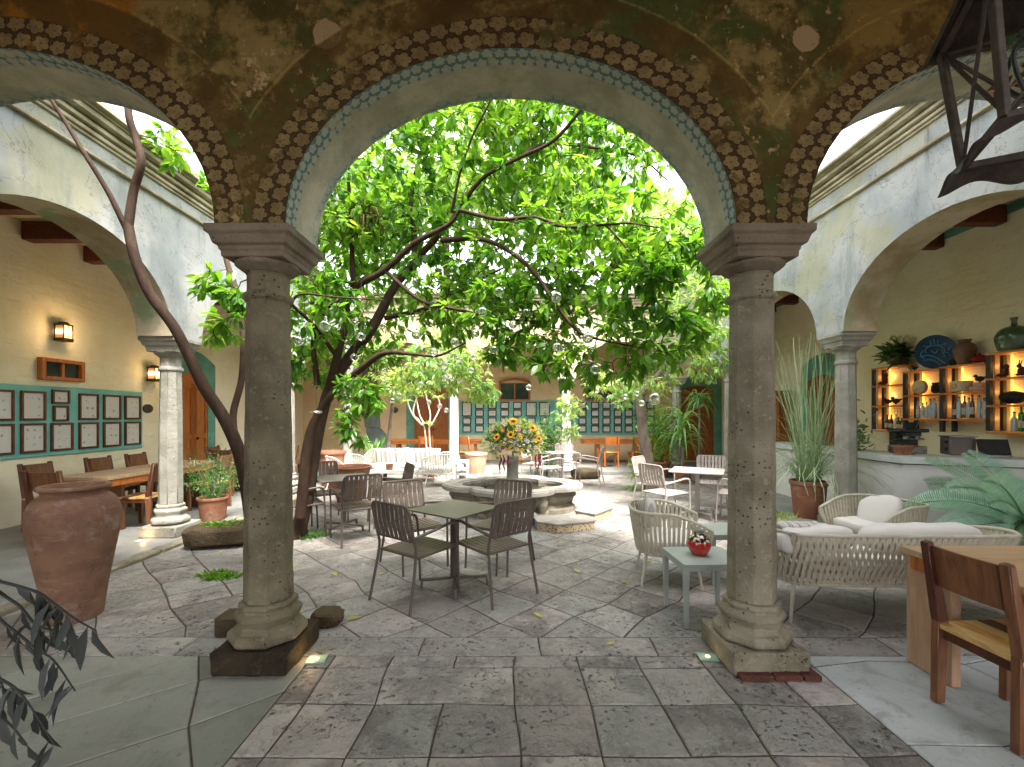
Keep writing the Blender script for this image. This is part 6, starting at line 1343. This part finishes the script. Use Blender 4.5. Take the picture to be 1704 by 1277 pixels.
def tuft(name, label, loc, sc, n, L, w_, mat, kind='stuff', spread=1.1):
    o = blades(name, None, (0, 0, 0), n, L, w_, mat, spread, .8, 1.0, int(abs(loc[0] * 100)), 4, .3, rb=1.0)
    for v in o.data.vertices: pass
    o.location = loc; o.scale = sc; tag(o, label, name.replace('_', ' '), kind=kind); return o
tuft('clover', 'green clover growing on top of the rough stone trough', (-3.60, 5.55, .24), (.28, .15, .3), 260, .34, .14, M['leaf'])
tuft('grass_tuft', 'bright green grass in the pale stone trough behind the beige sofa', (3.55, 5.9, .22), (.26, .18, .7), 240, .30, .05, M['leaf2'])
tuft('ground_cover', 'small green weeds in the tree pit behind the near left column', (-2.92, 4.45, .0), (.22, .12, .35), 240, .3, .12, M['leaf'])
tuft('ground_cover', 'weeds at the foot of the big tree', (-2.70, 5.95, .0), (.3, .2, .4), 200, .3, .10, M['leaf3'])
tuft('succulents', 'small succulents in the terracotta bowl on the counter', (5.66, 6.42, 1.16), (.09, .09, .28), 60, .3, .10, M['leaf3'])
# fallen leaves
fl = [(587, 1032), (398 + 568, 955), (1040, 968), (573 + 3, 1033), (496, 943), (470, 925), (1076, 936), (902, 1030), (640, 955), (930, 905), (368, 922), (700, 905), (1010, 1075), (560, 960), (1150, 975), (820, 930)]
lf = None
for k, (x, y) in enumerate(fl):
    d = F * EYE / (y - HY); p = at(x, y, d)
    if lf is None: lf = leaf_mesh('fallen_leaf', [(0, 0, 0)], [(1, .2, .05)], [(0, 0, 1)], .075, .035, M['fallen'], None, fold=.2, droop=-.1); o = lf; tag(lf, 'fallen yellow green leaf lying on the courtyard stones', 'leaf', 'fallen leaves on the paving')
    else: o = lf.copy(); COL.objects.link(o)
    o['label'] = 'fallen yellow leaf on the paving, ' + nth(sorted([q[0] for q in fl]).index(x)) + ' from the left'; o.location = (p.x, p.y, .012); o.rotation_euler = (0, 0, k * 2.1); o.scale = (1 + .3 * math.sin(k),) * 3
# ---- branching plant close to the camera at the lower left
r = plant('drooping_plant', 'dusky branches with hanging narrow leaves close to the camera at the lower left', loc=(0, 0, 0)); b = MB(); P, D, Nn, Ls = [], [], [], []
br = [[(-60, 955), (0, 968), (60, 985), (90, 1005), (125, 1030), (160, 1050)], [(-50, 990), (20, 1000), (60, 1040), (95, 1050), (130, 1060)], [(-60, 1005), (10, 1040), (60, 1080), (90, 1100), (125, 1150)], [(-60, 1100), (0, 1130), (30, 1150), (60, 1190), (90, 1240)], [(-40, 1180), (10, 1200), (45, 1240)], [(-60, 1030), (0, 1130), (5, 1190)]]
st0 = Vector((-1.75, 1.02, .42)); rg = np.random.default_rng(21)
for i, bp in enumerate(br):
    d0 = 1.02 + .05 * i; pts = [st0 + Vector((0, 0, .05)), (st0 + at(bp[0][0], bp[0][1], d0)) / 2 + Vector((0, 0, .15))] + [at(a, c, d0 - .01 * j) for j, (a, c) in enumerate(bp)]
    q = spline([tuple(v) for v in pts], 5); b.tube([tuple(v) for v in q], [.006 * (1 - .75 * k / len(q)) for k in range(len(q))], 6)
    for k in range(12, len(q)):
        if rg.random() < .62: P.append(q[k]); D.append([rg.normal() * .35, rg.normal() * .35, -1.0]); Nn.append([rg.normal(), -1, .2]); Ls.append(rg.uniform(.055, .115))
b.build('stem', M['dusky_leaf'], r); tint_mesh(r.children[0], .1); Ls = np.array(Ls); leaf_mesh('leaves', P, D, Nn, Ls, Ls * .24, M['dusky_leaf'], r, fold=.35, droop=.08, seed=2)

# ================================================================== flower arrangement
FC = Vector((.05, 7.70, 1.16)); r = thing('flower_arrangement', 'large round flower arrangement with sunflowers standing on the fountain pedestal', 'flowers', tuple(FC)); rg = np.random.default_rng(3)
def sph(n, sc, up=-.55):
    v = rg.normal(size=(n, 3)); v /= np.linalg.norm(v, axis=1, keepdims=True); v[:, 2] = np.where(v[:, 2] < up, -v[:, 2], v[:, 2]); return v, v * sc
v, P = sph(900, np.array([.47, .42, .34])); P = P * rg.uniform(.45, .93, (900, 1)); leaf_mesh('foliage', P, v + rg.normal(size=v.shape) * .5, rg.normal(size=v.shape), .11, .04, M['leaf3'], r, seed=1)
v, P = sph(420, np.array([.52, .46, .36])); leaf_mesh('filler_sprays', P * .95, v + rg.normal(size=v.shape) * .3, rg.normal(size=v.shape), .12, .012, M['leaf2'], r, seed=2)
def bloom(name, c, n_, rad, pm, cm, petals=16, layers=1, cr=.4):
    b = MB(); n_ = Vector(n_).normalized(); a = n_.orthogonal().normalized(); e = n_.cross(a)
    for l in range(layers):
        for k in range(petals):
            t = 2 * math.pi * (k + l * .5) / petals; d = a * math.cos(t) + e * math.sin(t); s_ = a * -math.sin(t) + e * math.cos(t); rr = rad * (1 - .18 * l); lift = n_ * rad * (.15 + .25 * l)
            b.add([c + d * rad * .25, c + d * rr * .6 + s_ * rad * .17 + lift * .6, c + d * rr + lift * .5, c + d * rr * .6 - s_ * rad * .17 + lift * .6], [(0, 1, 2, 3)])
    m = n_.to_track_quat('Z', 'Y').to_matrix().to_4x4(); k0 = len(b.v); b.M = Matrix.Translation(c + n_ * rad * .08) @ m; b.blob((0, 0, 0), (rad * cr, rad * cr, rad * .16), 10, 6, mi=1); return b.build(name, [pm, cm], r, smooth=0)
FM = {k: simple(k + ' petal', a, c, 20, .55, 0) for k, a, c in (('yellow', '#d89a0c', '#e0b020'), ('pink', '#c98f98', '#dcb0b4'), ('lilac', '#8f7aa0', '#a592b0'), ('white', '#a8a296', '#b8b2a6'), ('wine', '#5a1428', '#701c34'), ('orange', '#cc6a1c', '#d88830'), ('olive', '#a89c1c', '#c0b030'))}
FM['dark'] = simple('dark flower centre', '#2a1a0e', None, 5, .8, 0); FM['pale'] = simple('pale flower centre', '#8f8a3a', None, 5, .8, 0)
def surf_pt(px_, py_):
    "a point on the front of the bouquet"
    x = (px_ - CX) * 7.35 / F - FC.x; z = EYE - (py_ - HY) * 7.35 / F - FC.z; q = max(0.03, 1 - (x / .52) ** 2 - (z / .40) ** 2); return Vector((x, -.44 * math.sqrt(q), z))
for (px_, py_, rad) in ((854, 704, .075), (885, 714, .07), (850, 724, .062), (895, 731, .055), (828, 728, .055)): c = surf_pt(px_, py_); bloom('sunflower', c * 1.05, c + Vector((0, -.3, .15)), rad * 1.15, FM['yellow'], FM['dark'], 16, 2, .42)
for k in range(110):
    px_, py_ = rg.uniform(815, 905), rg.uniform(700, 768)
    if ((px_ - 858) / 50) ** 2 + ((py_ - 735) / 36) ** 2 > 1: continue
    kind = rg.choice(['pink', 'pink', 'white', 'lilac', 'orange', 'olive', 'yellow', 'wine']); c = surf_pt(px_, py_); bloom('small_bloom', c * 1.03, c + Vector((0, -.2, .1)), rg.uniform(.026, .046), FM[kind], FM['pale'], 9, 2, .3)
for k in range(26):
    v = rg.normal(size=3); v[1] = abs(v[1]); v /= np.linalg.norm(v); v[2] = abs(v[2]); c = Vector(v * [.5, .42, .36]); bloom('small_bloom', c, c, rg.uniform(.025, .04), FM[rg.choice(['pink', 'white', 'yellow', 'lilac'])], FM['pale'], 9, 2, .3)
for (px_, L) in ((832, .32), (838, .28), (846, .22), (893, .26), (900, .22), (897, .3)):
    c = surf_pt(px_, 758); c.z = -.20; b = MB(); pts = [c + Vector((rg.normal() * .01, -.02, -L * t)) for t in (0, .25, .5, .75, 1)]; b.tube([tuple(p) for p in pts], [.012, .017, .016, .012, .004], 6); b.build('amaranth_tassel', FM['wine'], r)
